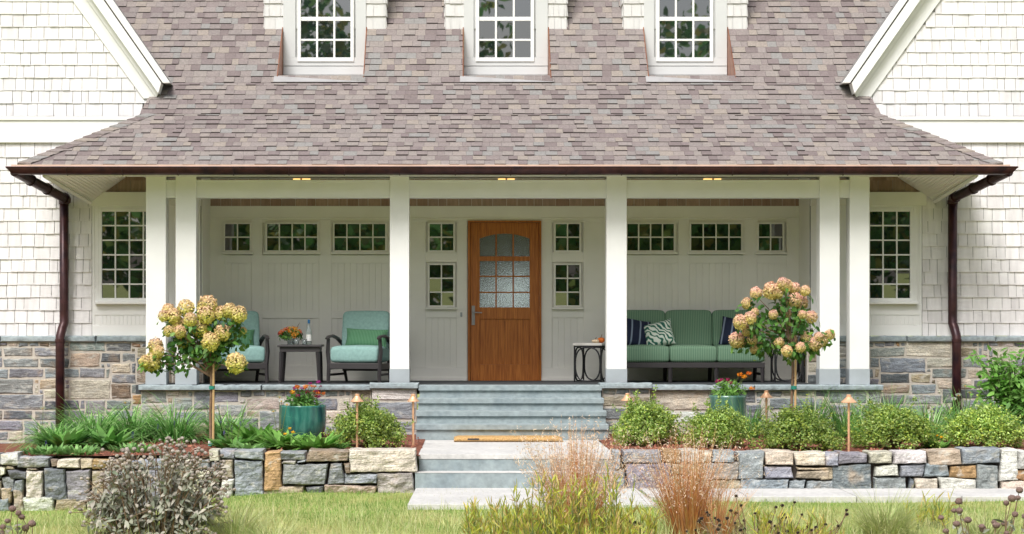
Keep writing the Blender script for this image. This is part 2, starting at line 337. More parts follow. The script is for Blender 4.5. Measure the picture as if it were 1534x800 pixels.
# ------------------------------------------------------------------ generators
def shingles(mb, O, U, V, N, v0, v1, expo, wr, tr, intervals, gap=.004, m=0, lap=1.15, mf=None):
    O, U, V, N = map(Vector, (O, U, V, N)); v = v0; i = 0
    while v < v1:
        for (a, b) in intervals(v+expo*.5):
            u = a-random.uniform(0, wr[0])
            while u < b:
                wd = random.uniform(*wr); x0, x1 = max(u, a), min(u+wd, b); u += wd
                if x1-x0 < .012: continue
                t = random.choice(tr)*random.uniform(.85, 1.15); dv = random.uniform(-.003, .003)
                g = gap*.5
                def pt(uu, vv, nn): return O+U*uu+V*vv+N*nn
                va, vb = v+dv, min(v+expo*lap, v1+.02)
                vs = [pt(x0+g, va, 0), pt(x1-g, va, 0), pt(x1-g, va, t), pt(x0+g, va, t), pt(x1-g, vb, .001), pt(x0+g, vb, .001)]
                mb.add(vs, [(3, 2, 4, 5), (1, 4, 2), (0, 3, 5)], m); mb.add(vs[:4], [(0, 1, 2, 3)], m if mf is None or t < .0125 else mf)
        v += expo; i += 1
def stone(mb, quad, O, U, V, N, h, amp, ring=.012, back=.05, col=(.4, .4, .4), res=.05):
    """rough stone: quad = four (u,v) corners counter-clockwise, lying on plane O,U,V and proud by h along N"""
    O, U, V, N = map(Vector, (O, U, V, N)); q = [Vector(p) for p in quad]
    wd = ((q[1]-q[0]).length+(q[2]-q[3]).length)/2; ht = ((q[3]-q[0]).length+(q[2]-q[1]).length)/2
    def par(L):
        k = max(1, int(L/res)); r = min(ring/L, .2)
        return [0, r*.45, r*1.3]+[r*1.3+(1-2.6*r)*j/(k+1) for j in range(1, k+1)]+[1-r*1.3, 1-r*.45, 1]
    su, sv = par(wd), par(ht); sd = Vector((random.random()*99, random.random()*99, random.random()*99))
    hh = h*random.uniform(.75, 1.2); tx, tz = random.uniform(-1, 1)*amp*.8, random.uniform(-1, 1)*amp*.8
    vs = []; nu, nv = len(su), len(sv)
    for j, b in enumerate(sv):
        for i, a in enumerate(su):
            p = (q[0]*(1-a)+q[1]*a)*(1-b)+(q[3]*(1-a)+q[2]*a)*b
            e = min(i, nu-1-i, j, nv-1-j); f = (0, .62, .95, 1)[min(e, 3)]
            P3 = O+U*p.x+V*p.y
            ns = (1-2*abs(noise.noise(P3*5+sd)))*.55+noise.noise(P3*14+sd)*.45+noise.noise(P3*33+sd)*.25-.25
            d = f*(hh+amp*ns+tx*(a-.5)+tz*(b-.5))
            jit = (noise.noise(P3*13+sd)*U+noise.noise(P3*13-sd)*V)*(ring*.9 if e < 2 else 0)
            vs.append(P3+N*d+jit)
    fs = [(j*nu+i, j*nu+i+1, (j+1)*nu+i+1, (j+1)*nu+i) for j in range(nv-1) for i in range(nu-1)]
    if back:
        per = [i for i in range(nu)]+[j*nu+nu-1 for j in range(1, nv)]+[(nv-1)*nu+i for i in range(nu-2, -1, -1)]+[j*nu for j in range(nv-2, 0, -1)]
        n0 = len(vs); vs += [vs[k]-N*back for k in per]; k = len(per)
        fs += [(per[(i+1) % k], per[i], n0+i, n0+(i+1) % k) for i in range(k)]
    mb.add(vs, fs, 0, col)
PAL = dict(c=(.56, .51, .42), g=(.275, .30, .32), d=(.16, .175, .19), t=(.42, .355, .265), r=(.42, .27, .14), m=(.27, .262, .29), w=(.60, .59, .55), e=(.31, .34, .325), b=(.25, .20, .15), p=(.43, .385, .36))
def jcol(k, a=.12):
    f = 1+random.uniform(-a, a); return tuple(min(.85, c*f*(1+random.uniform(-.05, .05))) for c in PAL[k])
def ashlar(mb, O, U, V, N, w_, h_, cell=.070, kinds='gggggggdddmeeettccwrbge', joint=.010, proud=.016, amp=.009, skip=None):
    nx, nz = max(1, round(w_/cell)), max(1, round(h_/cell)); cu, cv = w_/nx, h_/nz
    occ = np.zeros((nx, nz), bool); owner = np.zeros((nx, nz), int); cnt_ = 0
    shapes = [(6, 3), (7, 3), (5, 3), (6, 4), (5, 2), (6, 2), (4, 2), (4, 3), (8, 4), (3, 2), (3, 3), (9, 3), (7, 2), (5, 4)]
    for j in range(nz):
        for i in range(nx):
            if occ[i, j]: continue
            random.shuffle(shapes); shapes.sort(key=lambda q: -q[0]/q[1]+random.uniform(0, 2.6))
            for (a, b) in shapes+[(3, 2), (2, 2), (2, 1), (1, 2), (1, 1)]:
                if i+a > nx or j+b > nz: continue
                if occ[i:i+a, j:j+b].any(): continue
                rest = nx-(i+a)
                if 0 < rest < 2: continue
                if j and i+a < nx and owner[i+a, j-1] != owner[i+a-1, j-1] and random.random() < .8: continue
                break
            else: a = b = 1
            a = min(a, nx-i); b = min(b, nz-j)
            occ[i:i+a, j:j+b] = True; cnt_ += 1; owner[i:i+a, j:j+b] = cnt_
            u0, u1, v0, v1 = i*cu+joint, (i+a)*cu-joint, j*cv+joint, (j+b)*cv-joint
            jt = lambda: random.uniform(-.010, .010)
            q = [(u0+jt(), v0+jt()), (u1+jt(), v0+jt()), (u1+jt(), v1+jt()), (u0+jt(), v1+jt())]
            if skip and skip((u0+u1)/2, (v0+v1)/2): continue
            stone(mb, q, O, U, V, N, proud, amp, .012, .0, tuple(c*.90 for c in jcol(random.choice(kinds), .2)), .05)
def window(root, px0, px1, py0, py1, Y, cols, rows, fr=5, sill=True, casing=None, fm=None, mw=2.4, rowedges=None, deep=.05):
    """a framed window measured on the plane Y; panes between px0..px1, py0..py1"""
    fm = fm or WHITE; mb = MB()
    mb.pbox(px0-fr, px0, py0-fr, py1+fr, Y, deep); mb.pbox(px1, px1+fr, py0-fr, py1+fr, Y, deep)
    mb.pbox(px0, px1, py0-fr, py0, Y, deep); mb.pbox(px0, px1, py1, py1+fr, Y, deep)
    cw = (px1-px0-mw*(cols-1))/cols
    if rowedges is None:
        rh = (py1-py0-mw*(rows-1))/rows; rowedges = [(py0+i*(rh+mw), py0+i*(rh+mw)+rh) for i in range(rows)]
    for i in range(1, cols):
        a = px0+i*cw+(i-1)*mw; mb.box(X(a, Y), X(a+mw, Y), Y+.014, Y+deep-.002, Z(py1, Y), Z(py0, Y))
    for i in range(len(rowedges)-1):
        mb.box(X(px0, Y), X(px1, Y), Y+.0165, Y+deep-.004, Z(rowedges[i+1][0], Y), Z(rowedges[i][1], Y))
    if casing:                     # a flat board round the frame
        c = casing; y = Y+.012
        mb.pbox(px0-fr-c, px0-fr, py0-fr-c, py1+fr+c, y, deep); mb.pbox(px1+fr, px1+fr+c, py0-fr-c, py1+fr+c, y, deep)
        mb.pbox(px0-fr, px1+fr, py0-fr-c, py0-fr, y, deep); mb.pbox(px0-fr, px1+fr, py1+fr, py1+fr+c, y, deep)
    wn = mb.build('window', fm, root, bevel=.003)
    gb = MB()
    for (r0, r1) in rowedges:
        for i in range(cols):
            a = px0+i*(cw+mw); x0, x1, z0, z1 = X(a-.4, Y), X(a+cw+.4, Y), Z(r1+.4, Y), Z(r0-.4, Y)
            t1, t2 = random.uniform(-.0015, .0015), random.uniform(-.0015, .0015); y = Y+.03
            gb.add([(x0, y-t1-t2, z0), (x1, y+t1-t2, z0), (x1, y+t1+t2, z1), (x0, y-t1+t2, z1)], [(0, 1, 2, 3)])
    gb.build('glass', GLASS, wn)
    if sill:
        sb = MB(); sb.box(X(px0-fr-3, Y), X(px1+fr+3, Y), Y-.035, Y+deep, Z(py1+fr+3.2, Y), Z(py1+fr+.2, Y)); sb.build('sill', fm, wn, bevel=.004)
    return wn
# ------------------------------------------------------------------ the setting: lawn, bed, path
W, RW, WG = 1.0, 2.0, 1.5                 # wing wall plane, recessed porch wall plane
def lawn_z(x, y):
    a = min(1, max(0, (-x-2.2)/2.6)); a = a*a*(3-2*a)
    f = min(1, max(0, (y+9)/3))
    return -1.06-.20*a*f+.012*math.sin(x*1.3)+.012*math.cos(y*1.7)
xs = [-400, -120, -50, -25]+[-14+.35*i for i in range(81)]+[25, 50, 120, 400]
ys = [-400, -150, -80, -45]+[-30+.4*i for i in range(66)]+[2, 10, 40, 150, 400]
mb = MB(); mb.add([(x, y, lawn_z(x, y)) for y in ys for x in xs], [(j*len(xs)+i, j*len(xs)+i+1, (j+1)*len(xs)+i+1, (j+1)*len(xs)+i) for j in range(len(ys)-1) for i in range(len(xs)-1)])
tag(mb.build('lawn', LAWN, smooth=True), None, kind='structure')
# raised planting beds left and right of the steps
def bed_z(x, y):
    z = -.66+.02*(y+4)/3
    if x < -5.5: z -= .2*min(1, (-x-5.5)/.6)*min(1, max(0, (y+4.2)/1.5))
    return z+.018*noise.noise(Vector((x*2.2, y*2.2, 0)))
def bed(x0, x1):
    bx = np.linspace(x0, x1, 60); by = np.linspace(-4.28, 1.2, 40); mb = MB()
    mb.add([(x, y, bed_z(x, y)) for y in by for x in bx], [(j*60+i, j*60+i+1, (j+1)*60+i+1, (j+1)*60+i) for j in range(39) for i in range(59)])
    tag(mb.build('garden_bed', MULCH, smooth=True), None, kind='structure')
LX0, LX1 = X(627, -4.1), X(921, -4.1)      # landing edges
bed(-9, LX0+.02); bed(LX1-.02, 10.5)
n = 5200
cx_ = np.concatenate([rng.uniform(-7, LX0-.02, n//2), rng.uniform(LX1+.02, 7.6, n//2)]); cy_ = rng.uniform(-4.25, -1.2, n)
pos = np.stack([cx_, cy_, [bed_z(a, b)+.008 for a, b in zip(cx_, cy_)]], 1)
nr = rng.normal(size=(n, 3))*.45+np.array([0, -.3, 1])
chips = leaf_polys(pos, nr, rng.uniform(.03, .075, n), rng.uniform(.012, .028, n), fold=.1)
tag(np_polys('bark_mulch', chips, CHIP), None, kind='stuff')
# stone path on the lawn
mb = MB()
pz = -1.012
a, b, c, d = G(622.5, 732, pz), G(610.5, 755, pz), G(985, 755, pz), G(968, 731, pz)
def slab(mb, pts, z, t, m=0):
    n_ = len(pts); vs = [(p[0], p[1], z) for p in pts]+[(p[0], p[1], z-t) for p in pts]
    mb.add(vs, [tuple(range(n_))]+[tuple(range(2*n_-1, n_-1, -1))]+[(i, i+n_, (i+1) % n_+n_, (i+1) % n_) for i in range(n_)], m)
slab(mb, [b, c, (c[0]-.06, -4.38), (a[0], -4.38)], pz, .10)
x0 = c[0]+.012
for i in range(9):
    x1 = x0+random.uniform(.9, 1.3); fy = G(1200, 743, pz)[1]+random.uniform(-.015, .015)
    slab(mb, [(x0, fy), (x1-.012, fy), (x1-.012, -4.38), (x0-.02 if i == 0 else x0, -4.38)], pz-.003, .10); x0 = x1
tag(mb.build('path', PAVE, bevel=.008, fix=True), None, kind='structure')
# ------------------------------------------------------------------ dry stone retaining walls
WY = -4.42; WS = S(WY)
def stones_from(lst):
    out = []
    for (ox, oy, sc, items) in lst:
        for it in items:
            x0, y0, x1, y1, k = it
            out.append((ox+x0/sc, oy+y0/sc, ox+x1/sc, oy+y1/sc, k))
    return out
LEFT = stones_from([
 (330, 650, 4.948, [(0,112,96,182,'g'),(0,188,96,330,'t'),(0,336,96,452,'w'),(103,122,318,194,'e'),(103,200,316,442,'g'),(322,130,446,388,'r'),(451,130,640,190,'g'),
   (451,194,568,222,'w'),(572,195,640,216,'g'),(641,125,950,208,'b'),(455,224,790,384,'e'),(800,220,914,376,'g'),(918,214,972,292,'b'),(958,118,1462,280,'c'),
   (912,295,1160,376,'g'),(1163,284,1436,412,'p'),(330,390,610,440,'t'),(640,390,768,425,'d'),(772,382,1158,425,'t'),(-80,112,-4,200,'c'),(-80,206,-4,340,'g')]),
 (0, 650, 6.155, [(-260,190,-8,300,'g'),(0,182,164,300,'w'),(167,212,456,304,'g'),(459,240,528,310,'b'),(531,225,728,325,'c'),(732,232,850,325,'t'),(853,234,1000,328,'r'),
   (0,306,56,385,'c'),(60,302,130,330,'t'),(72,338,256,420,'d'),(232,312,330,345,'b'),(15,396,128,488,'g'),(118,428,212,505,'g'),(216,342,396,570,'c'),(399,315,606,570,'d'),
   (611,332,830,580,'m'),(0,492,100,590,'t'),(104,510,208,716,'t'),(-10,596,96,716,'g'),(212,574,495,716,'w'),(499,585,795,705,'t'),(-260,306,-8,420,'m'),(-260,426,-8,600,'c'),(-200,606,-14,716,'d'),
   (837,334,950,560,'t'),(955,334,1130,560,'g'),(1005,236,1200,328,'t'),(1135,334,1340,540,'e'),(1205,240,1500,328,'g'),(1345,334,1560,545,'m'),(1505,236,1740,340,'c'),(1565,346,1740,520,'b'),
   (1745,240,1940,330,'g'),(1745,336,1940,540,'c'),(800,566,1150,690,'c'),(1155,566,1500,670,'g'),(1505,550,1940,650,'t')])])
RIGHT = stones_from([
 (920, 650, 4.794, [(60,118,350,210,'g'),(354,120,478,206,'r'),(482,120,608,206,'w'),(612,125,702,202,'c'),(706,130,872,202,'g'),(884,130,1078,320,'e'),(1082,122,1295,232,'c'),(1082,238,1292,325,'g'),
   (1300,130,1518,235,'c'),(1310,242,1528,262,'t'),(92,214,418,392,'m'),(422,214,636,300,'t'),(422,305,664,392,'t'),(640,206,902,328,'p'),(668,332,904,392,'t'),(908,326,1250,392,'g'),(1256,332,1372,392,'g'),
   (1310,266,1560,330,'t'),(-4,262,88,392,'e'),(-4,120,54,256,'g'),(1376,334,1600,392,'g')]),
 (1220, 650, 4.885, [(86,148,172,236,'g'),(174,140,398,218,'m'),(402,126,574,224,'c'),(578,125,826,224,'w'),(831,122,1078,230,'t'),(1082,108,1362,222,'g'),(1366,118,1488,344,'w'),(1492,130,1640,256,'w'),
   (60,242,136,335,'t'),(142,226,430,392,'d'),(438,230,620,318,'w'),(440,322,684,392,'e'),(626,228,804,320,'g'),(808,225,992,320,'g'),(997,232,1184,325,'r'),(736,324,916,392,'c'),(920,323,1187,392,'w'),
   (1190,226,1360,392,'g'),(686,326,732,392,'d'),(1466,262,1640,344,'r'),(1370,350,1640,394,'c'),(1644,120,1900,250,'g'),(1644,256,1900,394,'t'),(1904,120,2200,300,'c'),(1904,306,2200,394,'g'),(2204,120,2500,394,'m')])])
def retaining(lst, label, px0, px1, ptop, pbot):
    mb = MB()
    for (x0, y0, x1, y1, k) in lst:
        def pt(px, py): return (X(px, WY)+random.uniform(-.02, .02), Z(py, WY)+random.uniform(-.014, .014))
        y1b = y1+(8 if y1 > 728 else 0)
        g = .45
        q = [pt(x0+g, y1b-g), pt(x1-g, y1b-g), pt(x1-g, y0+g), pt(x0+g, y0+g)]
        wd = (x1-x0)/WS
        stone(mb, q, (0, WY+.05, 0), (1, 0, 0), (0, 0, 1), (0, -1, 0), .05, .036, min(.010, wd*.08), .33, jcol(k), .026)
    rw = mb.build('retaining_wall', STONE)
    tag(rw, label, 'wall')
    cb = MB(); cb.box(X(px0, WY+.1), X(px1, WY+.1), WY+.10, WY+.36, Z(pbot, WY+.1), Z(ptop, WY+.1))
    core = cb.build('core', DARKJOINT, rw)
retaining(LEFT, 'dry stacked stone wall left of the steps, with a long cream boulder beside them', -45, 622, 694, 785)
retaining(RIGHT, 'dry stacked stone wall right of the steps, fronted by the narrow pale path', 934, 1720, 684, 738)
# ------------------------------------------------------------------ entry steps
HX = .0
stairs = thing('entry_stairs', 'blue-grey stone steps rising from the pale path to the porch and front door', 'stairs', (X(765, -2), -2, -1.0), world=True)
tops = [(577.5, -.40), (596.6, -.72), (615.8, -1.04), (636, -1.36)]
ex = [(627, 902), (625, 905), (623, 909), (622, 912)]
zl = -.652
zt = [Z(p, y) for p, y in tops]+[zl]
for i, (py, y) in enumerate(tops):
    x0, x1 = X(ex[i][0], y), X(ex[i][1], y)
    MB().box(x0, x1, y, (tops[i-1][1]+.05 if i else .0), zt[i]-.068, zt[i]).build('tread', BLUE, stairs, bevel=.006)
    MB().box(x0+.012, x1-.012, y+.03, y+.12, zt[i+1], zt[i]-.068).build('riser', BLUE, stairs)
# landing and the deep step below it
lx = [G(640, 659, zl)[0], G(627, 680, zl)[0], G(921, 680, zl)[0], G(896, 659, zl)[0]]
ly = G(627, 680, zl)[1]
mb = MB(); slab(mb, [(lx[1], ly), (lx[2], ly), (lx[2]-.02, -1.34), (lx[1]+.02, -1.34)], zl, .06); mb.build('landing', PAVE, stairs, bevel=.006, fix=True)
MB().box(lx[1]+.006, lx[2]-.006, ly+.008, ly+.2, zl-.2, zl-.061).build('riser', BLUE, stairs, bevel=.004)
y2 = ly-.28; z2 = zl-.19
x20, x21 = X(621.8, y2), X(936, y2)
MB().box(x20, x21, y2+.004, ly+.1, -1.04, z2-.004).build('riser', BLUE, stairs, bevel=.004)
MB().box(x20-.004, x21+.004, y2, ly+.006, z2-.004, z2).build('tread', PAVE, stairs)
# side stone at landing right edge
mb = MB()
mx0, my0 = G(680, 662.5, zl); mx1 = X(843, my0)
pts = []
for k in range(13):
    th = math.pi*k/12; pts.append((my0+.045-.045*math.sin(th)*1.0 if k < 13 else 0, zl+.03-.03*math.cos(th)))
def mat_shape():
    mb = MB(); prof = [(0.0, .0), (-.025, .012), (-.03, .03), (-.02, .05), (.02, .058), (.25, .05), (.5, .055), (.56, .045), (.57, .02), (.56, 0)]
    vs = []; n_ = len(prof); K = 24
    for i in range(K+1):
        f = i/K; e = 1-max(0, abs(f-.5)*2-.96)/.04*.3
        for (yy, zz) in prof: vs.append((mx0+(mx1-mx0)*f, my0+.05+yy, zl+.003+zz*e+.002*random.random()))
    fs = [(i*n_+j, i*n_+j+1, (i+1)*n_+j+1, (i+1)*n_+j) for i in range(K) for j in range(n_-1)]+[tuple(range(n_)), tuple(range(K*n_+n_-1, K*n_-1, -1))]
    mb.add(vs, fs); return mb
dm = mat_shape().build('doormat', COIR, smooth=True, fix=True)
tag(dm, 'thick tan coir doormat lying on the landing at the foot of the steps', 'doormat')
MB().box(mx0+.17, mx0+.31, my0+.0135, my0+.03, zl+.028, zl+.046).build('fabric_tag', CHAR, dm)
# ------------------------------------------------------------------ the house
house = thing('house', 'white shingled house with a deep front porch, three dormers and a stone base', 'house', (0, W, -.7), world=True)
# wing walls -----------------------------------------------------------
def poly_intervals(poly):           # poly in (x, z); returns horizontal spans at height z
    def f(z):
        xs_ = []
        for i in range(len(poly)):
            (xa, za), (xb, zb) = poly[i], poly[(i+1) % len(poly)]
            if (za <= z) != (zb <= z): xs_.append(xa+(z-za)/(zb-za)*(xb-xa))
        xs_.sort(); return [(xs_[i], xs_[i+1]) for i in range(0, len(xs_)-1, 2)]
    return f
wp = lambda pts, y=W: [(X(a, y), Z(b, y)) for a, b in pts]
def wing(side):
    mb = MB()
    if side < 0:
        low = wp([(-120, 503), (138, 503), (138, 213), (-120, 213)]); up = wp([(-120, 175), (209, 175), (222, 147), (-112, -315)], WG)
        back = [(-130, 503), (300, 503), (300, 262), (212, 262), (204, 174), (-130, 174)]; gab = [(-130, 190), (206, 190), (206, 172), (232, 128), (150, 2), (-130, -400)]
        eaved = wp([(138, 288), (300, 288), (300, 255), (138, 255)])
    else:
        low = wp([(1381, 503), (1660, 503), (1660, 213), (1381, 213)]); up = wp([(1318, 175), (1660, 175), (1652, -320), (1298, 147)], WG)
        back = [(1215, 503), (1670, 503), (1670, 174), (1324, 174), (1316, 262), (1215, 262)]; gab = [(1322, 190), (1670, 190), (1670, -400), (1365, 2), (1292, 128), (1322, 172)]
        eaved = wp([(1215, 288), (1381, 288), (1381, 255), (1215, 255)])
    mb.pprism(back, W, .12, 1); mb.pprism(gab, WG, .12, 1)
    for poly, z0, z1, ex_, y_ in ((low, Z(503, W), Z(213, W), .1735, W), (up, Z(174, WG), Z(-300, WG), .1765, WG)):
        shingles(mb, (0, y_-.002, 0), (1, 0, 0), (0, 0, 1), (0, -1, 0), z0, z1, ex_, (.09, .24), (.016, .020, .014, .018), poly_intervals(poly), .0075)
    wall = mb.build('wing_wall', [SHING, BACKER], house)
    mb = MB(); shingles(mb, (0, W-.002, 0), (1, 0, 0), (0, 0, 1), (0, -1, 0), Z(288, W), Z(256, W), .16, (.1, .2), (.012,), poly_intervals(eaved), .005)
    mb.build('eave_shingles', CEDAR, house)
    # frieze band
    mb = MB()
    a, b = (-130, 213) if side < 0 else (1312, 1670)
    mb.pbox(a, b, 179, 213, W-.035, .04); mb.pbox(a, b, 174.5, 180, W-.055, .06); mb.pbox(a, b, 209.5, 213.5, W-.045, .05)
    mb.build('frieze_board', WHITE, house, bevel=.004)
    # sloping rake boards, stepped out one over the other
    if side < 0: ln = lambda o: [(108+o, 0), (215+o*.92, 148)]
    else: ln = lambda o: [(1409-o, 0), (1301-o*.92, 150)]
    def strip(o0, o1, Y, t, ycut):
        (xa, ya), (xb, yb) = ln(o0); (xc, yc), (xd, yd) = ln(o1)
        def at(p, q, y): return (p[0]+(q[0]-p[0])*(y-p[1])/(q[1]-p[1]), y)
        pts = [at((xa, ya), (xb, yb), -330), at((xa, ya), (xb, yb), ycut[0]), at((xc, yc), (xd, yd), ycut[1]), at((xc, yc), (xd, yd), -330)]
        return pts, Y, t
    mb = MB(); mb.pprism(*strip(0, 22, WG-.04, .05, (148, 146))); mb.pprism(*strip(22, 30, WG-.07, .08, (146, 140))); mb.pprism(*strip(30, 47, WG-.2, .21, (140, 124)))
    mb.build('rake_board', WHITE, house, bevel=.004)
    mb = MB(); mb.pprism(*strip(47, 49.5, WG-.19, .3, (124, 124))); mb.build('rake_shingle_edge', UNDER, house)  # dark edge of the roof shingles between the white boards
    mb = MB(); mb.pprism(*strip(49.5, 61, WG-.22, .1, (124, 124))); mb.build('barge_board', WHITE, house, bevel=.003)
    mb = MB(); mb.pprism(*strip(49.6, 60, WG-.118, .45, (124, 124))); mb.build('wing_roof', ROOFM, house)
    # window panel
    sgn = side
    if side < 0: a, b, w0, w1, ha, hb = 138, 300, 152.5, 234.5, 134, 300
    else: a, b, w0, w1, ha, hb = 1215, 1381, 1283, 1363.5, 1215, 1388
    mb = MB(); mb.pbox(a, b, 306, 503, W-.02, .03)
    mb.pbox(ha, hb, 287.5, 308, W-.075, .09)
    mb.pbox(a, a+4 if side < 0 else a+2, 308, 503, W-.028, .03); mb.pbox(b-(2 if side < 0 else 4), b, 308, 503, W-.028, .03)
    mb.pbox(a, b, 488, 503, W-.03, .03); mb.pbox(a, b, 456, 472, W-.03, .03)
    for k in range(24):
        q = a+10+k*6.2
        if q < b-10: mb.pbox(q, q+5.6, 473, 487, W-.026, .02)
    mb.build('window_panel', WHITE, house, bevel=.003)
    window(house, w0, w1, 317, 446.5, W-.075, 4, 6, fr=5, sill=False, casing=5, mw=2.2)
    mb = MB(); mb.pbox((150 if side < 0 else 1278)-8, (240 if side < 0 else 1370)+6, 451.5, 455.5, W-.12, .11); mb.build('window_sill', WHITE, house, bevel=.004)
    # stone base with a bluestone water table
    mb = MB(); a, b = (-140, 305) if side < 0 else (1208, 1680)
    zb = -1.3
    ashlar(mb, (X(a, W), W-.05, zb), (1, 0, 0), (0, 0, 1), (0, -1, 0), X(b, W)-X(a, W), Z(512, W)-zb)
    mb.build('stone_base', STONE, house)
    MB().box(X(a, W), X(b, W), W-.055, W+.1, zb, Z(511, W)).build('mortar_bed', MORTAR, house)
    wt = MB(); xx = X(a, W)
    while xx < X(b, W):
        L = min(random.uniform(.9, 1.5), X(b, W)-xx)
        stone(wt, [(xx, Z(512.5, W)), (xx+L-.004, Z(512.5, W)), (xx+L-.004, Z(503.2, W)), (xx, Z(503.2, W))], (0, W-.06, 0), (1, 0, 0), (0, 0, 1), (0, -1, 0), .055, .012, .012, .12, (1, .99, 1), .04); xx += L
    wt.build('water_table', BLUECAP, house)
wing(-1); wing(1)
# recess side walls
for px, d_ in ((315, -1), (1197, 1)):
    x = X(px, RW)
    MB().box(x, x+.15*d_, W+.12, RW+.1, Z(512, RW), 3.05).build('recess_wall', CREAM, house)
    mb = MB(); ashlar(mb, (x, W+.1 if d_ < 0 else RW, 0), (0, 1 if d_ < 0 else -1, 0), (0, 0, 1), (-d_, 0, 0), RW-W-.1, Z(512, RW))
    mb.build('recess_stone', STONE, house)
    MB().box(x-.0, x+.12*d_, W+.12, RW, 0, Z(512, RW)-.005).build('recess_mortar', MORTAR, house)
    MB().box(x-.05*d_, x+.1*d_, W+.06, RW-.03, Z(512, RW), Z(504, RW)).build('recess_ledge', BLUECAP, house)
# porch wall -----------------------------------------------------------
Yp = RW
bmb = MB(); bmb.pbox(300, 702, 255, 580, Yp+.03, .1); bmb.pbox(810, 1215, 255, 580, Yp+.03, .1); bmb.pbox(702, 810, 255, 332, Yp+.03, .1); bmb.build('porch_wall', CREAM, house)
mb = MB(); shingles(mb, (0, Yp+.03, 0), (1, 0, 0), (0, 0, 1), (0, -1, 0), Z(308.5, Yp), Z(270, Yp), .17, (.09, .2), (.014,), lambda v: [(X(303, Yp), X(1212, Yp))], .005)
mb.build('upper_shingles', CEDAR, house)
panels = [(337, 377), (393, 478), (497, 600), (638, 684), (827, 874), (914, 1016), (1033, 1112), (1134, 1178)]
def bead(x0, x1, y0, y1):
    mb = MB()
    k = max(2, round((x1-x0)/9.5)); w_ = (x1-x0)/k
    for i in range(k): mb.pbox(x0+i*w_+.06, x0+(i+1)*w_-.06, y0, y1, Yp+.014, .02)
    mb.build('beadboard', CREAM, house, bevel=.0022)
for (a, b) in panels:
    if not (630 < a < 880): bead(a, b, 394, 466); bead(a, b, 477, 547)
    else: bead(a, b, 476, 551)
# rails and stiles round the panels
mb = MB()
def rail(x0, x1, y0, y1, t=.0): mb.pbox(x0, x1, y0, y1, Yp-.002-t, .035+t)
rail(303, 1212, 308.5, 327); rail(303, 1212, 325.5, 328, .01)
def bay(x0, x1, ps, windows):
    xs_ = [x0]+[q for p in ps for q in p]+[x1]
    rail(x0, x1, 551, 573)
    for i in range(0, len(xs_), 2): rail(xs_[i], xs_[i+1], 328, 551)
    for p in ps: rail(p[0], p[1], 382, 394); rail(p[0], p[1], 466, 477); rail(p[0], p[1], 547, 551)
    for p in ps: rail(p[0], p[1], 328, 334)
bay(303, 613, panels[:3], None); bay(908, 1212, panels[5:], None)
for (a, b), (x0, x1) in ((panels[3], (613, 700)), (panels[4], (811, 908))):
    rail(x0, x1, 328, 333); rail(x0, a, 333, 551); rail(b, x1, 333, 551); rail(x0, x1, 551, 573); rail(a, b, 462, 476); rail(a, b, 377, 393)
rail(700, 811, 328, 330.5)
mb.build('wall_trim', CREAM, house, bevel=.003)
for a, b in ((303, 700), (811, 1212)): MB().pbox(a, b, 566, 573.5, Yp-.02, .016).build('skirting', CREAM, house, bevel=.003)
for (a, b, k) in ((337, 374, 2), (400, 475, 4), (501, 577, 4), (940, 1009.5, 4), (1035.5, 1110.5, 4), (1137, 1172.5, 2)):
    window(house, a, b, 335.5, 375, Yp-.045, k, 2, fr=2.6, fm=CREAM, mw=2.0, deep=.08)
for (a, b) in ((643.5, 679), (832.5, 868)):
    window(house, a, b, 335.5, 375, Yp-.045, 2, 2, fr=2.6, fm=CREAM, mw=2.0, sill=False, deep=.08)
    window(house, a, b, 397, 457.5, Yp-.045, 2, 3, fr=2.6, fm=CREAM, mw=2.0, deep=.08)
MB().pbox(689.5, 692.5, 468, 474.5, Yp-.02, .02).build('doorbell', PLINTH, house, bevel=.002)
# front door -----------------------------------------------------------
DY = Yp-.02
mb = MB(); mb.pbox(701, 704, 330.5, 573, DY-.02, .1); mb.pbox(808, 811, 330.5, 573, DY-.02, .1); mb.pbox(704, 808, 330.5, 333, DY-.02, .1)
mb.build('door_frame', WOOD, house, bevel=.003)
MB().pbox(701, 811, 570.8, 575, DY-.04, .12).build('threshold', IRON, house)
door_mb = MB(); LY = DY+.02
gx0, gx1 = 718.5, 793.5
def dbox(a, b, c, d_, t=.0): door_mb.pbox(a, b, c, d_, LY-t, .05+t)
dbox(704.5, gx0, 333.5, 571); dbox(gx1, 807.5, 333.5, 571); dbox(gx0, gx1, 460.5, 478); dbox(gx0, gx1, 546, 571); dbox(gx0, gx1, 384, 391)
arch = [(gx0+(gx1-gx0)*i/16, 350+ (7.5*((i/8-1)**2))-.0) for i in range(17)]
arch = [(x, y+2-2) for x, y in arch]
door_mb.pprism([(gx0, 333.5)]+arch+[(gx1, 333.5)], LY, .05)
cw = (gx1-gx0-4)/3
for i in (1, 2):
    a = gx0+i*cw+(i-1)*2
    door_mb.box(X(a, LY), X(a+2, LY), LY+.012, LY+.045, Z(384, LY), Z(350, LY)); door_mb.box(X(a, LY), X(a+2, LY), LY+.012, LY+.045, Z(460.5, LY), Z(391, LY))
for y in (413, 437): door_mb.box(X(gx0, LY), X(gx1, LY), LY+.0145, LY+.043, Z(y+2, LY), Z(y, LY))
door = door_mb.build('door', WOOD, house, bevel=.004)
mb = MB(); mb.box(X(gx0-.5, LY), X(gx1+.5, LY), LY+.03, LY+.035, Z(461, LY), Z(349, LY)); mb.build('glass', WAVEG, door)
mb = MB()
for i in range(8):
    w_ = (gx1-gx0)/8; mb.pbox(gx0+i*w_+.05, gx0+(i+1)*w_-.05, 478, 546, LY+.02, .02)
mb.build('panel', WOOD, door, bevel=.002)
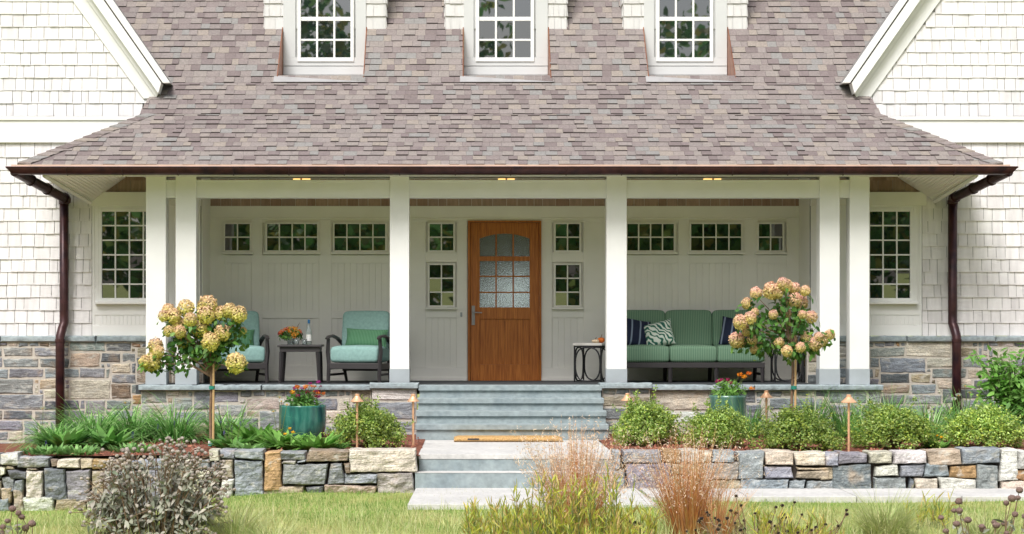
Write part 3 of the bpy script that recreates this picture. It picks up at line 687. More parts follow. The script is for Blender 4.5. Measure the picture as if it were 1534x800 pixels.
mb = MB(); mb.pbox(706.5, 711.5, 458, 487, LY-.012, .012); mb.tube([P(709.5, 468, LY-.01), P(709.5, 468, LY-.06), P(713, 468, LY-.065), P(722, 468.4, LY-.06)], .009, 8)
mb.build('handle', LEAD, door, bevel=.002)
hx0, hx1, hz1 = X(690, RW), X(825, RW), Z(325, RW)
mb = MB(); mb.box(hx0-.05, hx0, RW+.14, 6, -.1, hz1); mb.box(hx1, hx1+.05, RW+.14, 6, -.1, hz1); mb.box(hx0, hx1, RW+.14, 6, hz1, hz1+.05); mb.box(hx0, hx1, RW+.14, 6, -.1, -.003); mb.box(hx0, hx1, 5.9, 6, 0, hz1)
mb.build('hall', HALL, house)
mb = MB(); Yw = 5.85
mb.pbox(764, 790, 412, 470, Yw, .03); bw_ = mb.build('back_window', DAYWIN, house)
mb = MB(); mb.pbox(722, 734, 430, 475, Yw, .03); mb.build('back_window', mat('dim_window', [(.3, .38, .32)]) if False else DAYWIN, house)
# porch floor, ceiling, beam, columns ----------------------------------
MB().box(X(205, 0), X(1318, 0), -.10, RW+.1, -.12, -.002).build('porch_floor', FLOORM, house)
zc = Z(267, .3)
MB().box(X(205, 0), X(1318, 0), .36, RW+.2, zc+.12, zc+.16).build('porch_ceiling', CREAM, house)
bt = 269.3
mb = MB(); mb.pbox(219, 1303, bt, 296, .03, .24); mb.pbox(219, 1303, bt, 272, .02, .02); mb.pbox(219, 1303, 293.4, 296.3, .022, .25)
mb.build('porch_beam', WHITE, house, bevel=.004)
cols = [(218.5, 248.5), (263, 294), (584, 613), (908.5, 939), (1228, 1258), (1273, 1302.5)]
for a, b in cols:
    cm = MB(); cm.pbox(a, b, 264, 553, 0, .27); c_ = cm.build('column', WHITE, house, bevel=.006)
    MB().box(X(a-.6, 0), X(b+.6, 0), -.006, .276, .0, Z(553, 0)).build('plinth', PLINTH, c_, bevel=.004)
# knee wall under the porch edge
def knee(a, b, Yf, py_cap, th_px):
    zc_ = Z(py_cap, Yf-.06); zlow = zc_-th_px/S(Yf)
    mb = MB(); ashlar(mb, (X(a, Yf), Yf+.012, -.95), (1, 0, 0), (0, 0, 1), (0, -1, 0), X(b, Yf)-X(a, Yf), zlow+.95, cell=.085, kinds='ggggdmeewtcg')
    k = mb.build('foundation_wall', STONE, house)
    MB().box(X(a, Yf), X(b, Yf), Yf+.006, .1, -.97, zlow-.004).build('mortar_bed', MORTAR, k)
    cp = MB(); x = X(a, Yf)-.03; xe = X(b, Yf)+.03
    while x < xe-.01:
        L = random.uniform(1.0, 1.7)
        if xe-x-L < .4: L = xe-x
        stone(cp, [(x, zlow), (x+L-.004, zlow), (x+L-.004, zc_), (x, zc_)], (0, Yf-.02, 0), (1, 0, 0), (0, 0, 1), (0, -1, 0), .045, .010, .008, .28, (1, .99, 1), .04); x += L
    cp.build('wall_cap', BLUECAP, k)
knee(211, 556, -.16, 577, 8); knee(975, 1320, -.16, 577, 8)
knee(557, 624, -.32, 574, 8.5); knee(902, 974, -.32, 574, 8.5)
# pier flanks that close the stairs
for (px, d_) in ((624, -1), (903, 1)):
    x = X(px, -.32)
    mb = MB(); ashlar(mb, (x if d_ < 0 else x, -1.35, -.95), (0, 1, 0), (0, 0, 1), (-d_, 0, 0), .0+1.05, .3, kinds='ggtc')
    mb = MB()
# roof ------------------------------------------------------------------
EY, EZ = -.42, Z(246, -.42)
Y1, Z1 = 1.0, Z(172, 1.0)
Y2, Z2 = 1.83, Z(124.5, 1.83)
SL3 = .90
Y3 = 7.2; Z3 = Z2+(Y3-Y2)*SL3
def on_roof(y):
    if y < Y1: return EZ+(y-EY)*(Z1-EZ)/(Y1-EY)
    if y < Y2: return Z1+(y-Y1)*(Z2-Z1)/(Y2-Y1)
    return Z2+(y-Y2)*SL3
hipL = [(32, EY), (222, Y1)]; hipR = [(1497, EY), (1311, Y1)]
xl0, xl1 = X(32, EY), X(222, Y1); xr0, xr1 = X(1497, EY), X(1311, Y1)
YD, YF = 2.82, 1.93                     # dormer face, front lip of the recess
dorm = [(424, 548.5), (694.5, 821), (964.5, 1089.5)]; dorm_out = [(396, 578), (667, 849), (934, 1119)]
holes = [(X(a, YD), X(b, YD)) for a, b in dorm]; holes_o = [(X(a, YD), X(b, YD)) for a, b in dorm_out]
def cut(iv, hs_):
    for h in hs_:
        o = []
        for a, b in iv:
            if h[1] <= a or h[0] >= b: o.append((a, b)); continue
            if h[0] > a: o.append((a, h[0]))
            if h[1] < b: o.append((h[1], b))
        iv = o
    return iv
def seg(mb, ya, za, yb, zb, iv, v_start=0, y_to=None):
    L = math.hypot(yb-ya, zb-za); V = ((0), (yb-ya)/L, (zb-za)/L); N = (0, -V[2], V[1])
    lim = L if y_to is None else (y_to-ya)/(yb-ya)*L
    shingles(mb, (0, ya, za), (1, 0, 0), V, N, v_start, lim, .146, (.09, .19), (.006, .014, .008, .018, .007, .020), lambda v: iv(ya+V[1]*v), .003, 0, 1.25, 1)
    return L
rmb = MB()
def iv1(y): f = (y-EY)/(Y1-EY); return [(xl0+(xl1-xl0)*f, xr0+(xr1-xr0)*f)]
xa2, xb2 = X(208, Y1), X(1321, Y1); xc2, xd2 = X(236, Y2), X(1291, Y2)
def iv2(y): f = (y-Y1)/(Y2-Y1); return [(xa2+(xc2-xa2)*f, xb2+(xd2-xb2)*f)]
def iv3(y):
    iv = [(X(40, y), X(1470, y))] if y > Y2+.12 else [(X(238, y), X(1289, y))]
    if y < YF: return iv
    return cut(iv, holes if y < YD else holes_o)
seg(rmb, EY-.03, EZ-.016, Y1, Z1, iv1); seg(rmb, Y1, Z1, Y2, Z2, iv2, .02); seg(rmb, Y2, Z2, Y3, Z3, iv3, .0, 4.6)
# hip caps
for (a, b) in (((xl0-.03, EY-.04, EZ), (xl1-.05, Y1-.02, Z1)), ((xr0+.03, EY-.04, EZ), (xr1+.05, Y1-.02, Z1))):
    a, b = Vector(a), Vector(b); nseg = 14; s_ = -1 if a.x < 0 else 1
    for i in range(nseg):
        p, q = a.lerp(b, i/nseg), a.lerp(b, (i+1.15)/nseg); up = .03
        d1 = Vector((-.16*s_, .02, -.005)); d2 = Vector((.06*s_, .16, -.03))
        rmb.add([p+Vector((0, 0, up)), q+Vector((0, 0, up-.016)), q+d1+Vector((0, 0, .008)), p+d1+Vector((0, 0, .024)), q+d2, p+d2, p+d1+Vector((0, 0, .006)), p+Vector((0, 0, .008))],
                [(0, 1, 2, 3), (1, 0, 5, 4), (3, 6, 7, 0)])
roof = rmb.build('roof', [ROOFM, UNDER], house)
# roof deck under the shingles (with the dormer recesses cut out)
mb = MB(); e = .012
def deck(ya, yb, ivf):
    for (a, b), (c, d_) in zip(ivf(ya+1e-4), ivf(yb-1e-4)):
        za, zb_ = on_roof(ya)-e, on_roof(yb)-e
        mb.add([(a, ya, za), (b, ya, za), (d_, yb, zb_), (c, yb, zb_)], [(0, 1, 2, 3)])
deck(EY, Y1, iv1); deck(Y1, Y2, iv2); deck(Y2, Y2+.119, iv3); deck(Y2+.121, YF-1e-3, lambda y: [(X(40, y), X(1470, y))]) if YF > Y2+.13 else None
deck(YF, YD-1e-3, iv3); deck(YD+1e-3, Y3, iv3)
mb.add([(-9, Y3, Z3-e), (9, Y3, Z3-e), (9, Y3+6, Z3-5.4), (-9, Y3+6, Z3-5.4)], [(0, 1, 2, 3)])
mb.build('deck', UNDER, roof)
# side hip planes
mb = MB()
for s_, x0, x1 in ((-1, xl0, xl1), (1, xr0, xr1)):
    mb.add([(x0, EY, EZ-.02), (x1, Y1, Z1-.02), (x0+.1*-s_, W-.01, EZ-.02)], [(0, 1, 2)])
mb.build('hip_side', ROOFM, roof)
# dormers ---------------------------------------------------------------
for (a, b), (oa, ob) in zip(dorm, dorm_out):
    top = -75
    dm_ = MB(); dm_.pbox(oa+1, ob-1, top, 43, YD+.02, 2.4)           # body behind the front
    dmo = dm_.build('dormer', DORMDIM, house)
    for x0, x1 in ((oa, a+1), (b-1, ob)):
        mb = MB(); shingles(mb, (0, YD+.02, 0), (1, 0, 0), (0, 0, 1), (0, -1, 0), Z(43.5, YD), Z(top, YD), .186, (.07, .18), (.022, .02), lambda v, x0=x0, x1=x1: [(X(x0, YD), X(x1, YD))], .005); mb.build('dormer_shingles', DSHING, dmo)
    # flank shingles seen on the dormer cheeks
    for px, d_ in ((oa, -1), (ob, 1)):
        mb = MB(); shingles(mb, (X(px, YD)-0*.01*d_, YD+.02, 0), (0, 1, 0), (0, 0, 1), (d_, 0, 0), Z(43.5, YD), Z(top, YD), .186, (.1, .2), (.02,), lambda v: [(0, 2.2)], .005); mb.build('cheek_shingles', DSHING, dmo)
    mid = (450.6+525-424-548.5)/2; cx0 = (a+b)/2
    g0, g1 = (450.6, 525) if a < 500 else ((717.7, 795) if a < 800 else (988, 1063.5))
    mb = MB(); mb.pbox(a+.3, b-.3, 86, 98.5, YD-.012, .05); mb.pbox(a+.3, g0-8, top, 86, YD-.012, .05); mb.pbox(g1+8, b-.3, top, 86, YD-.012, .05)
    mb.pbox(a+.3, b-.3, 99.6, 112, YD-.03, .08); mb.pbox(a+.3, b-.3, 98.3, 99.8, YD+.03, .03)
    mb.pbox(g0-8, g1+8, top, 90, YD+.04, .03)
    mb.build('casing', DORMDIM, dmo, bevel=.003)
    window(dmo, g0, g1, -32, 87, YD-.03, 3, 4, fr=8 if False else 5, sill=False, mw=3.0, rowedges=[(-32, -5), (-2, 25), (31, 58), (61, 87.5)], deep=.07)
    # copper cheeks and grey apron of the recess
    xa, xb = X(a, YD), X(b, YD)
    zf = on_roof(YF)
    for x, d_ in ((xa, -1), (xb, 1)):
        mb = MB()
        y0, y1 = YF-.01, YD+.05
        pts = [(x, y0, zf-.03), (x, y1, Z(112.5, YD)-.03), (x, y1, on_roof(y1)+.03), (x, y0, zf+.012)]
        q = [(p[0]+d_*.012, p[1], p[2]) for p in pts]
        mb.add(pts+q, [(0, 1, 2, 3), (7, 6, 5, 4), (0, 3, 7, 4), (3, 2, 6, 7), (2, 1, 5, 6), (1, 0, 4, 5)]); mb.build('copper_cheek', COPNEW, dmo)
    mb = MB(); z0 = on_roof(YF-.10)
    mb.add([(xa-.05, YF-.12, z0+.016), (xb+.05, YF-.12, z0+.016), (xb+.05, YF, zf+.02), (xb-.001, YD, Z(112.5, YD)), (xa+.001, YD, Z(112.5, YD)), (xa-.05, YF, zf+.02)], [(0, 1, 2, 3, 4, 5)])
    mb.build('apron_flashing', LEAD, dmo)
# eave: fascia, soffit, drip edge, gutter -------------------------------
zs = Z(264, -.1)
mb = MB(); mb.box(X(68, EY), X(1465, EY), EY+.03, EY+.06, zs-.01, EZ-.03); mb.box(X(190, 0), X(1345, 0), EY+.06, .02, zs, zs+.02)
mb.box(X(215, 0), X(1306, 0), .0, .34, zs+.0, zs+.02)
mb.build('eave_soffit', WHITE, house)
MB().box(xl0-.09, xr0+.09, EY-.20, EY+.0, Z(249, EY-.2), Z(246.6, EY-.2)).build('drip_edge', DRIP, house)
for s_ in (-1, 1):                      # sloping beadboard soffits at both ends
    pa, pb, pc = ((66, 262, EY+.06), (188, 266, .1), (136, 303, W-.08)) if s_ < 0 else ((1463, 262, EY+.06), (1345, 266, .1), (1400, 301, W-.08))
    pb = (pb[0], pb[1], W-.02)
    A, B, C_ = Vector(P(*pa)), Vector(P(*pb)), Vector(P(*pc)); A2 = Vector(P((pb[0]), 263.5, EY+.06))
    mb = MB(); K = 14
    for i in range(K):                  # boards run along the lower edge
        f0, f1 = i/K+.004, (i+1)/K-.004
        p0, p1, q0, q1 = A.lerp(A2, f0), A.lerp(A2, f1), C_.lerp(B, f0), C_.lerp(B, f1)
        up = Vector((0, 0, .015)); mb.add([p0, p1, q1, q0, p0+up, p1+up, q1+up, q0+up], [(0, 1, 2, 3), (7, 6, 5, 4), (0, 4, 5, 1), (3, 2, 6, 7), (0, 3, 7, 4), (1, 5, 6, 2)])
    up = Vector((0, 0, .006)); mb.add([A+up, A2+up, B+up, C_+up], [(0, 1, 2, 3)])
    mb.build('soffit_boards', CREAM, house)
    tm = MB(); tm.tube([A+Vector((0, 0, -.01)), C_+Vector((0, 0, -.01))], .03, 4); tm.build('soffit_trim', WHITE, house)
def half_round(mb, x0, x1, yc, zc_, r):
    K = 10; prof = [(yc+r*math.cos(math.pi+math.pi*k/K), zc_+r*math.sin(math.pi+math.pi*k/K)) for k in range(K+1)]
    inner = [(yc+(r-.006)*math.cos(math.pi+math.pi*k/K), zc_+(r-.006)*math.sin(math.pi+math.pi*k/K)) for k in range(K, -1, -1)]
    pr = prof+inner; n_ = len(pr); c = .09
    vs = [(x0+c*(-(z-zc_)/r)*1.0, y, z) for y, z in pr]+[(x1-c*(-(z-zc_)/r), y, z) for y, z in pr]
    mb.add(vs, [(i, (i+1) % n_, (i+1) % n_+n_, i+n_) for i in range(n_)])
    # end caps
    for o, f in ((0, 1), (n_, -1)):
        mb.add([vs[o+k] for k in range(K+1)], [tuple(range(K+1))[::f]])
GY, GR = EY-.125, .098; gz = Z(250.3, GY-.05)
gmb = MB(); half_round(gmb, X(10, GY), X(1523, GY), GY, gz, GR); gmb.tube([(X(11, GY), GY-GR, gz), (X(1522, GY), GY-GR, gz)], .009, 6)
gut = gmb.build('gutter', COPPER, house, smooth=False)
for i in range(19):
    px = 18+83*i
    if px > 1515: break
    mb = MB(); x = X(px, GY); pts = [(x, GY+(GR+.004)*math.cos(math.pi+math.pi*k/10), gz+(GR+.004)*math.sin(math.pi+math.pi*k/10)) for k in range(11)]
    mb.tube(pts, .007, 6); mb.build('bracket', COPPER, gut)
for s_ in (-1, 1):
    a = P(22, 257, GY) if s_ < 0 else P(1511, 257, GY); b = P(100, 299, W-.14) if s_ < 0 else P(1427, 297, W-.14)
    A, B = Vector(a), Vector(b); mb = MB()
    mb.tube([A, A.lerp(B, .5), B, B+Vector((0, .02, -.04))], [.066, .066, .062, .05], 14)
    for f in (.3, .62, .95): mb.tube([A.lerp(B, f-.012), A.lerp(B, f+.012)], .079, 14)
    mb.build('gutter_return', COPPER, house, smooth=False)
    px = 96 if s_ < 0 else 1427; off = -6 if s_ < 0 else 6
    Yd_ = W-.12
    path = [P(px, 297, Yd_), P(px, 470, Yd_), P(px, 484, Yd_), P(px+off*.5, 493, Yd_-.05), P(px+off, 505, Yd_-.12), P(px+off, 520, Yd_-.12), P(px+off, 650, Yd_-.12)]
    mb = MB(); mb.tube(path, .062, 16); ds = mb.build('downspout', COPPER, house, smooth=True)
    mb = MB(); mb.tube([P(px, 300, Yd_), P(px, 306, Yd_)], .072, 16); mb.build('collar', COPPER, ds); mb = MB(); mb.tube([P(px+off, 508, Yd_-.12), P(px+off, 513, Yd_-.12)], .068, 16); mb.build('collar', COPPER, ds)
# brass lanterns under the ceiling
LANT = mat('brass_lantern', [(.62, .40, .12)], rough=.4, metal=.6, vary=.1)
GLOW = bpy.data.materials.new('lamp_glow'); GLOW.use_nodes = True
GLOW.node_tree.nodes['Principled BSDF'].inputs['Emission Color'].default_value = (1, .62, .2, 1); GLOW.node_tree.nodes['Principled BSDF'].inputs['Emission Strength'].default_value = 1.1
GLOW.node_tree.nodes['Principled BSDF'].inputs['Base Color'].default_value = (.8, .5, .2, 1)
for px in (452, 758.5, 1067):
    x = X(px, .6); mb = MB(); mb.box(x-.12, x+.12, .5, .7, zc+.10, zc+.12); mb.box(x-.012, x+.012, .495, .705, zc-.02, zc+.10)
    l_ = mb.build('ceiling_light', LANT, house); MB().box(x-.11, x-.014, .51, .69, zc-.03, zc+.098).build('lamp_glass', GLOW, l_); MB().box(x+.014, x+.11, .51, .69, zc-.03, zc+.098).build('lamp_glass', GLOW, l_)
# ------------------------------------------------------------------ furniture
def superbox(mb, c, sx, sy, sz, e=.28, ez=.5, rot=None, n=22, m=0, puff=0.0):
    """soft cushion: a superellipsoid of half sizes sx, sy, sz"""
    sg = lambda v, p: math.copysign(abs(v)**p, v)
    vs = []; rows = n//2
    for i in range(rows+1):
        ph = -math.pi/2+math.pi*i/rows
        for j in range(n*2):
            th = 2*math.pi*j/(n*2)
            x = sg(math.cos(ph), ez)*sg(math.cos(th), e); y = sg(math.cos(ph), ez)*sg(math.sin(th), e); z = sg(math.sin(ph), ez)
            p = Vector((x*sx, y*sy, z*sz*(1+puff*(1-x*x)*(1-y*y))))
            p += Vector((1, 1, 1))*.006*noise.noise(p*6+Vector(c)*3)
            if rot: p = rot @ p
            vs.append(p+Vector(c))
    k = n*2
    fs = [(i*k+j, i*k+(j+1) % k, (i+1)*k+(j+1) % k, (i+1)*k+j) for i in range(rows) for j in range(k)]
    mb.add(vs, fs, m)
def pillow_mesh(w_, h_, t, name, m, parent=None):
    mb = MB(); n = 18; vs = []
    for s_ in (-1, 1):
        for j in range(n+1):
            for i in range(n+1):
                u, v = i/n*2-1, j/n*2-1
                pin = 1-.07*(1-v*v)*abs(u)**4 if True else 1; pin2 = 1-.07*(1-u*u)*abs(v)**4
                th = t*((1-u**4)*(1-v**4))**.55*(1+.08*noise.noise(Vector((u*2, v*2, s_))))
                vs.append((u*w_/2*pin, s_*th/2, v*h_/2*pin2))
    k = n+1; fs = []
    for s_ in (0, 1):
        o = s_*k*k
        for j in range(n):
            for i in range(n):
                f = (o+j*k+i, o+j*k+i+1, o+(j+1)*k+i+1, o+(j+1)*k+i); fs.append(f if s_ == 0 else f[::-1])
    mb.add(vs, fs); return mb.build(name, m, parent, smooth=True)
ch = thing('armchair', 'charcoal armchair with aqua cushions right of the porch side table', 'armchair', (X(541, 1.05), 1.08, 0), R(-13), 'aqua cushioned armchairs')
hw = .36
for s_ in (-1, 1):
    mb = MB(); mb.tube([(s_*hw, -.37, 0), (s_*(hw-.008), -.36, .25), (s_*(hw+.012), -.345, .42), (s_*hw, -.36, .60)], [.026, .03, .03, .027], 4); mb.build('leg', CHAR, ch, bevel=.004)
    mb = MB(); mb.tube([(s_*(hw-.03), .24, .5), (s_*(hw-.03), .26, .26), (s_*(hw-.05), .36, 0)], [.026, .028, .022], 4); mb.build('leg', CHAR, ch, bevel=.004)
    mb = MB(); mb.tube([(s_*hw, -.42, .60), (s_*hw, -.34, .625), (s_*hw, -.15, .635), (s_*hw, .08, .60), (s_*(hw-.02), .24, .52), (s_*(hw-.03), .30, .44)], [.03, .036, .038, .036, .03, .026], 8, flat=.55); mb.build('arm', CHAR, ch)
    mb = MB(); mb.tube([(s_*(hw-.005), -.35, .11), (s_*(hw-.035), .31, .11)], .016, 4); mb.build('stretcher', CHAR, ch)
mb = MB(); mb.box(-hw+.02, hw-.02, -.375, -.335, .19, .27); mb.box(-hw+.02, hw-.02, .24, .28, .15, .23)
for s_ in (-1, 1): mb.box(s_*(hw-.03), s_*(hw), -.35, .28, .18, .26)
mb.box(-hw+.03, hw-.03, -.33, .24, .235, .25); mb.build('seat_frame', CHAR, ch, bevel=.004)
rb = Matrix.Rotation(R(-14), 3, 'X')
mb = MB()
for i in range(7): x = -hw+.06+i*.1; mb.tube([(x, .29, .25), (x, .42, .9)], .014, 4)
mb.tube([(-hw+.03, .42, .9), (hw-.03, .42, .9)], .022, 4); mb.build('back_frame', CHAR, ch)
mb = MB(); superbox(mb, (0, -.055, .385), .338, .33, .115, .13, .30, puff=.10); mb.build('seat_cushion', AQUA, ch, smooth=True)
mb = MB(); superbox(mb, (0, .27, .70), .335, .105, .27, .32, .22, rb); mb.build('back_cushion', AQUA, ch, smooth=True)
def dup(root, loc, rz, label, scale=None):
    r = root.copy(); link(r); r.location = loc; r.rotation_euler = (0, 0, rz); r['label'] = label
    if scale: r.scale = scale
    for c0 in list(root.children):
        c = c0.copy(); link(c); c.parent = r
        for g0 in c0.children:
            g = g0.copy(); link(g); g.parent = c
    return r
dup(ch, (X(355, 1.05), 1.08, 0), R(13), 'charcoal armchair with aqua cushions, partly hidden behind the left hydrangea tree')
for (px, rz, lab) in ((549, -13, 'green striped lumbar pillow on the armchair right of the side table'), (349, 13, 'green striped lumbar pillow on the armchair behind the left hydrangea tree')):
    p = pillow_mesh(.60, .27, .15, 'lumbar_pillow', LUMBAR); Yq = 1.18
    p.location = (X(px, Yq), Yq, .60); p.rotation_euler = (R(-16), R(2), R(rz)); tag(p, lab, 'pillow', 'green lumbar pillows')
# side table with bouquet, bottle and tumblers
tx, ty = X(450.5, .95), .98
t = thing('side_table', 'small square charcoal side table standing between the two armchairs', 'table', (tx, ty, 0))
MB().box(-.30, .30, -.27, .27, .485, .515).build('tabletop', CHAR, t, bevel=.006)
MB().box(-.27, .27, -.24, .24, .42, .485).build('apron', CHAR, t, bevel=.003)
for sx in (-1, 1):
    for sy in (-1, 1):
        mb = MB(); mb.tube([(sx*.265, sy*.235, 0), (sx*.245, sy*.215, .42)], [.02, .031], 4); mb.build('leg', CHAR, t)
tt = .516
bq = thing('flower_bouquet', 'bouquet of orange and red flowers in a glass vase on the side table', 'bouquet', (tx-.13, ty-.05, tt))
CLEAR = bpy.data.materials.new('clear_glass'); CLEAR.use_nodes = True; pp = CLEAR.node_tree.nodes['Principled BSDF']
pp.inputs['Transmission Weight'].default_value = .85; pp.inputs['Roughness'].default_value = .03; pp.inputs['Base Color'].default_value = (.82, .9, .9, 1)
mb = MB(); mb.lathe([(.045, 0), (.05, .005), (.052, .10), (.05, .11), (.046, .11), (.046, .012)], n=20); mb.build('vase', CLEAR, bq, smooth=True)
nb = 240; v = rng.normal(size=(nb, 3)); v[:, 2] = abs(v[:, 2])*.8; v /= np.linalg.norm(v, axis=1, keepdims=True)
pos = v*np.array([.17, .13, .12])*rng.uniform(.4, 1.02, (nb, 1))+np.array([0, 0, .10]); pos[:60, 2] -= .02
np_polys('leaves', leaf_polys(pos, v+rng.normal(size=v.shape)*.5, rng.uniform(.04, .07, nb), rng.uniform(.018, .03, nb)), HYL, bq)
def bloom(c, r, col, n=70, parent=None, name='bloom', sq=(1, 1, 1), sz=.42, col2=None, jit=.12):
    v = rng.normal(size=(n, 3)); v /= np.linalg.norm(v, axis=1, keepdims=True)
    pos = v*np.array(sq)*r*rng.uniform(.8, 1.0, (n, 1))+np.array(c)
    cols_ = np.array(col)[None, :]*np.ones((n, 1))
    if col2 is not None:
        f = np.clip(.5-.75*v[:, 2:3]+rng.uniform(-.35, .35, (n, 1)), 0, 1); cols_ = cols_*(1-f)+np.array(col2)*f
    cols_ = np.clip(cols_*rng.uniform(1-jit, 1+jit, (n, 1)), 0, 1)
    return np_polys(name, leaf_polys(pos, v+rng.normal(size=v.shape)*.35, r*sz, r*sz*.8, fold=.1), PET, parent, cols_)
reds = [(.75, .22, .02), (.80, .40, .03), (.62, .06, .02), (.78, .30, .03), (.45, .03, .03), (.82, .48, .06), (.70, .12, .02), (.78, .32, .04), (.72, .2, .03), (.5, .05, .04)]
for k in range(22):
    a = rng.uniform(0, 6.28); e_ = rng.uniform(.15, 1.35); d_ = np.array([math.cos(a)*math.cos(e_)*.165, math.sin(a)*math.cos(e_)*.12, math.sin(e_)*.125+.10])
    bloom(d_, rng.uniform(.024, .04), reds[k % 10], 46, bq)
mb = MB(); mb.tube([(.05, 0, .18), (.09, -.01, .25), (.12, -.02, .30)], [.004, .004, .002], 5); mb.build('twig', STEMB, bq)
bo = thing('bottle', 'clear water bottle with a blue cap on the side table', 'bottle', (tx+.11, ty-.02, tt))
mb = MB(); mb.lathe([(.03, 0), (.036, .006), (.037, .17), (.034, .195), (.018, .25), (.0135, .28), (.0135, .30)], n=20); mb.build('glass', CLEAR, bo, smooth=True)
mb = MB(); mb.lathe([(.016, .288), (.017, .292), (.017, .334), (.014, .34)], n=16); mb.build('cap', mat('blue_cap', [(.01, .12, .30)], rough=.4), bo)
mb = MB(); mb.lathe([(.0382, .05), (.0385, .052), (.0385, .135), (.0382, .137)], n=20); mb.build('paper_label', WHITE, bo)
for (dx, dy, lab) in ((.055, -.10, 'short clear glass tumbler close to the blue capped bottle'), (-.045, -.16, 'short clear glass tumbler in front of the flower vase')):
    mb = MB(); mb.lathe([(.026, 0), (.03, .004), (.036, .075), (.033, .075), (.027, .008)], n=18)
    g = mb.build('tumbler', CLEAR, smooth=True); g.location = (tx+dx, ty+dy, tt); tag(g, lab, 'glass', 'tumblers on the side table')
# sofa
sx0, sx1 = X(932, 1.0), X(1146, 1.0); sw = sx1-sx0
sf = thing('sofa', 'long dark framed sofa with three green ribbed seat and back cushions', 'sofa', ((sx0+sx1)/2, 1.42, 0))
mb = MB(); mb.box(-sw/2, sw/2, -.42, -.37, .20, .27); mb.box(-sw/2, sw/2, .33, .38, .18, .27); mb.box(-sw/2, sw/2, -.37, .33, .235, .25)
for q in (-1, 1): mb.box(q*(sw/2-.05), q*sw/2, -.40, .36, .19, .265)
mb.build('seat_frame', CHAR, sf, bevel=.004)
for i in range(4):
    x = -sw/2+.03+i*(sw-.06)/3
    mb = MB(); mb.tube([(x, -.395, 0), (x, -.395, .21)], [.024, .03], 4); mb.build('leg', CHAR, sf)
    mb = MB(); mb.tube([(x, .42, 0), (x, .34, .22), (x, .42, .86)], [.024, .03, .022], 4); mb.build('leg', CHAR, sf)
mb = MB(); mb.tube([(-sw/2+.03, .42, .84), (sw/2-.03, .42, .84)], .022, 4); mb.tube([(-sw/2+.03, .37, .5), (sw/2-.03, .37, .5)], .018, 4); mb.build('back_frame', CHAR, sf)
mb = MB()
for q in (-1, 1): mb.tube([(q*(sw/2-.03), -.39, .11), (q*(sw/2-.03), .37, .11)], .016, 4)
mb.build('stretcher', CHAR, sf)
cw_ = sw/3
rb2 = Matrix.Rotation(R(-13), 3, 'X')
for i in range(3):
    x = -sw/2+cw_*(i+.5)
    mb = MB(); superbox(mb, (x, -.06, .385), cw_/2+.002, .37, .118, .11, .27, puff=.1); mb.build('seat_cushion', GREENST, sf, smooth=True)
    mb = MB(); superbox(mb, (x, .25, .715), cw_/2+.004, .10, .27, .3, .22, rb2); mb.build('back_cushion', GREENST, sf, smooth=True)
for (px, py, w_, h_, m, rz, ry, Yq, lab, nm) in ((950, 499, .46, .42, NAVY, 12, 10, 1.40, 'navy striped throw pillow at the left end of the sofa, beside the porch column', 'throw_pillow'),
      (987, 501, .41, .37, PALM, -8, -14, 1.34, 'white throw pillow printed with green palm leaves, on the sofa', 'throw_pillow'),
      (1103, 498, .44, .42, NAVY, -10, 8, 1.42, 'navy striped throw pillow at the right end of the sofa, behind the hydrangea', 'throw_pillow')):
    p = pillow_mesh(w_, h_, .17, nm, m); p.location = (X(px, Yq), Yq, Z(py, Yq)); p.rotation_euler = (R(-20), R(ry), R(rz)); tag(p, lab, 'pillow')
# iron tables
MARB = mat('pale_stone_top', [(.55, .53, .49), (.66, .64, .60)], mode='noise', nscale=8, rough=.5, vary=.1)
def iron_table(loc, rz, label):
    t = thing('iron_table', label, 'table', loc, rz, 'black iron tables with stone tops')
    a, H = .19, .50
    MB().box(-a-.02, a+.02, -a-.02, a+.02, H, H+.035).build('tabletop', MARB, t, bevel=.005)
    mb = MB()
    for sx in (-1, 1):
        for sy in (-1, 1): mb.tube([(sx*a, sy*a, 0), (sx*a, sy*a, H)], .011, 6)
    for s_ in (-1, 1):
        mb.tube([(-a, s_*a, H-.012), (a, s_*a, H-.012)], .010, 6); mb.tube([(s_*a, -a, H-.014), (s_*a, a, H-.014)], .010, 6)
        el = [(math.copysign(abs(math.cos(k*math.pi/14))**.7, math.cos(k*math.pi/14))*(a-.012), math.copysign(abs(math.sin(k*math.pi/14))**.75, math.sin(k*math.pi/14))*(H/2-.02)+H/2-.005) for k in range(29)]
        mb.tube([(x, s_*a, z) for x, z in el], .011, 6); mb.tube([(s_*a, x, z) for x, z in el], .011, 6)
    mb.build('iron_frame', IRON, t)
    return t
iron_table((X(887, 1.3), 1.3, 0), R(-22), 'black iron table with a pale stone top right of the front door, pumpkins on it')
iron_table((X(1179, 1.2), 1.2, 0), R(0), 'black iron table right of the sofa, behind the right hydrangea tree')
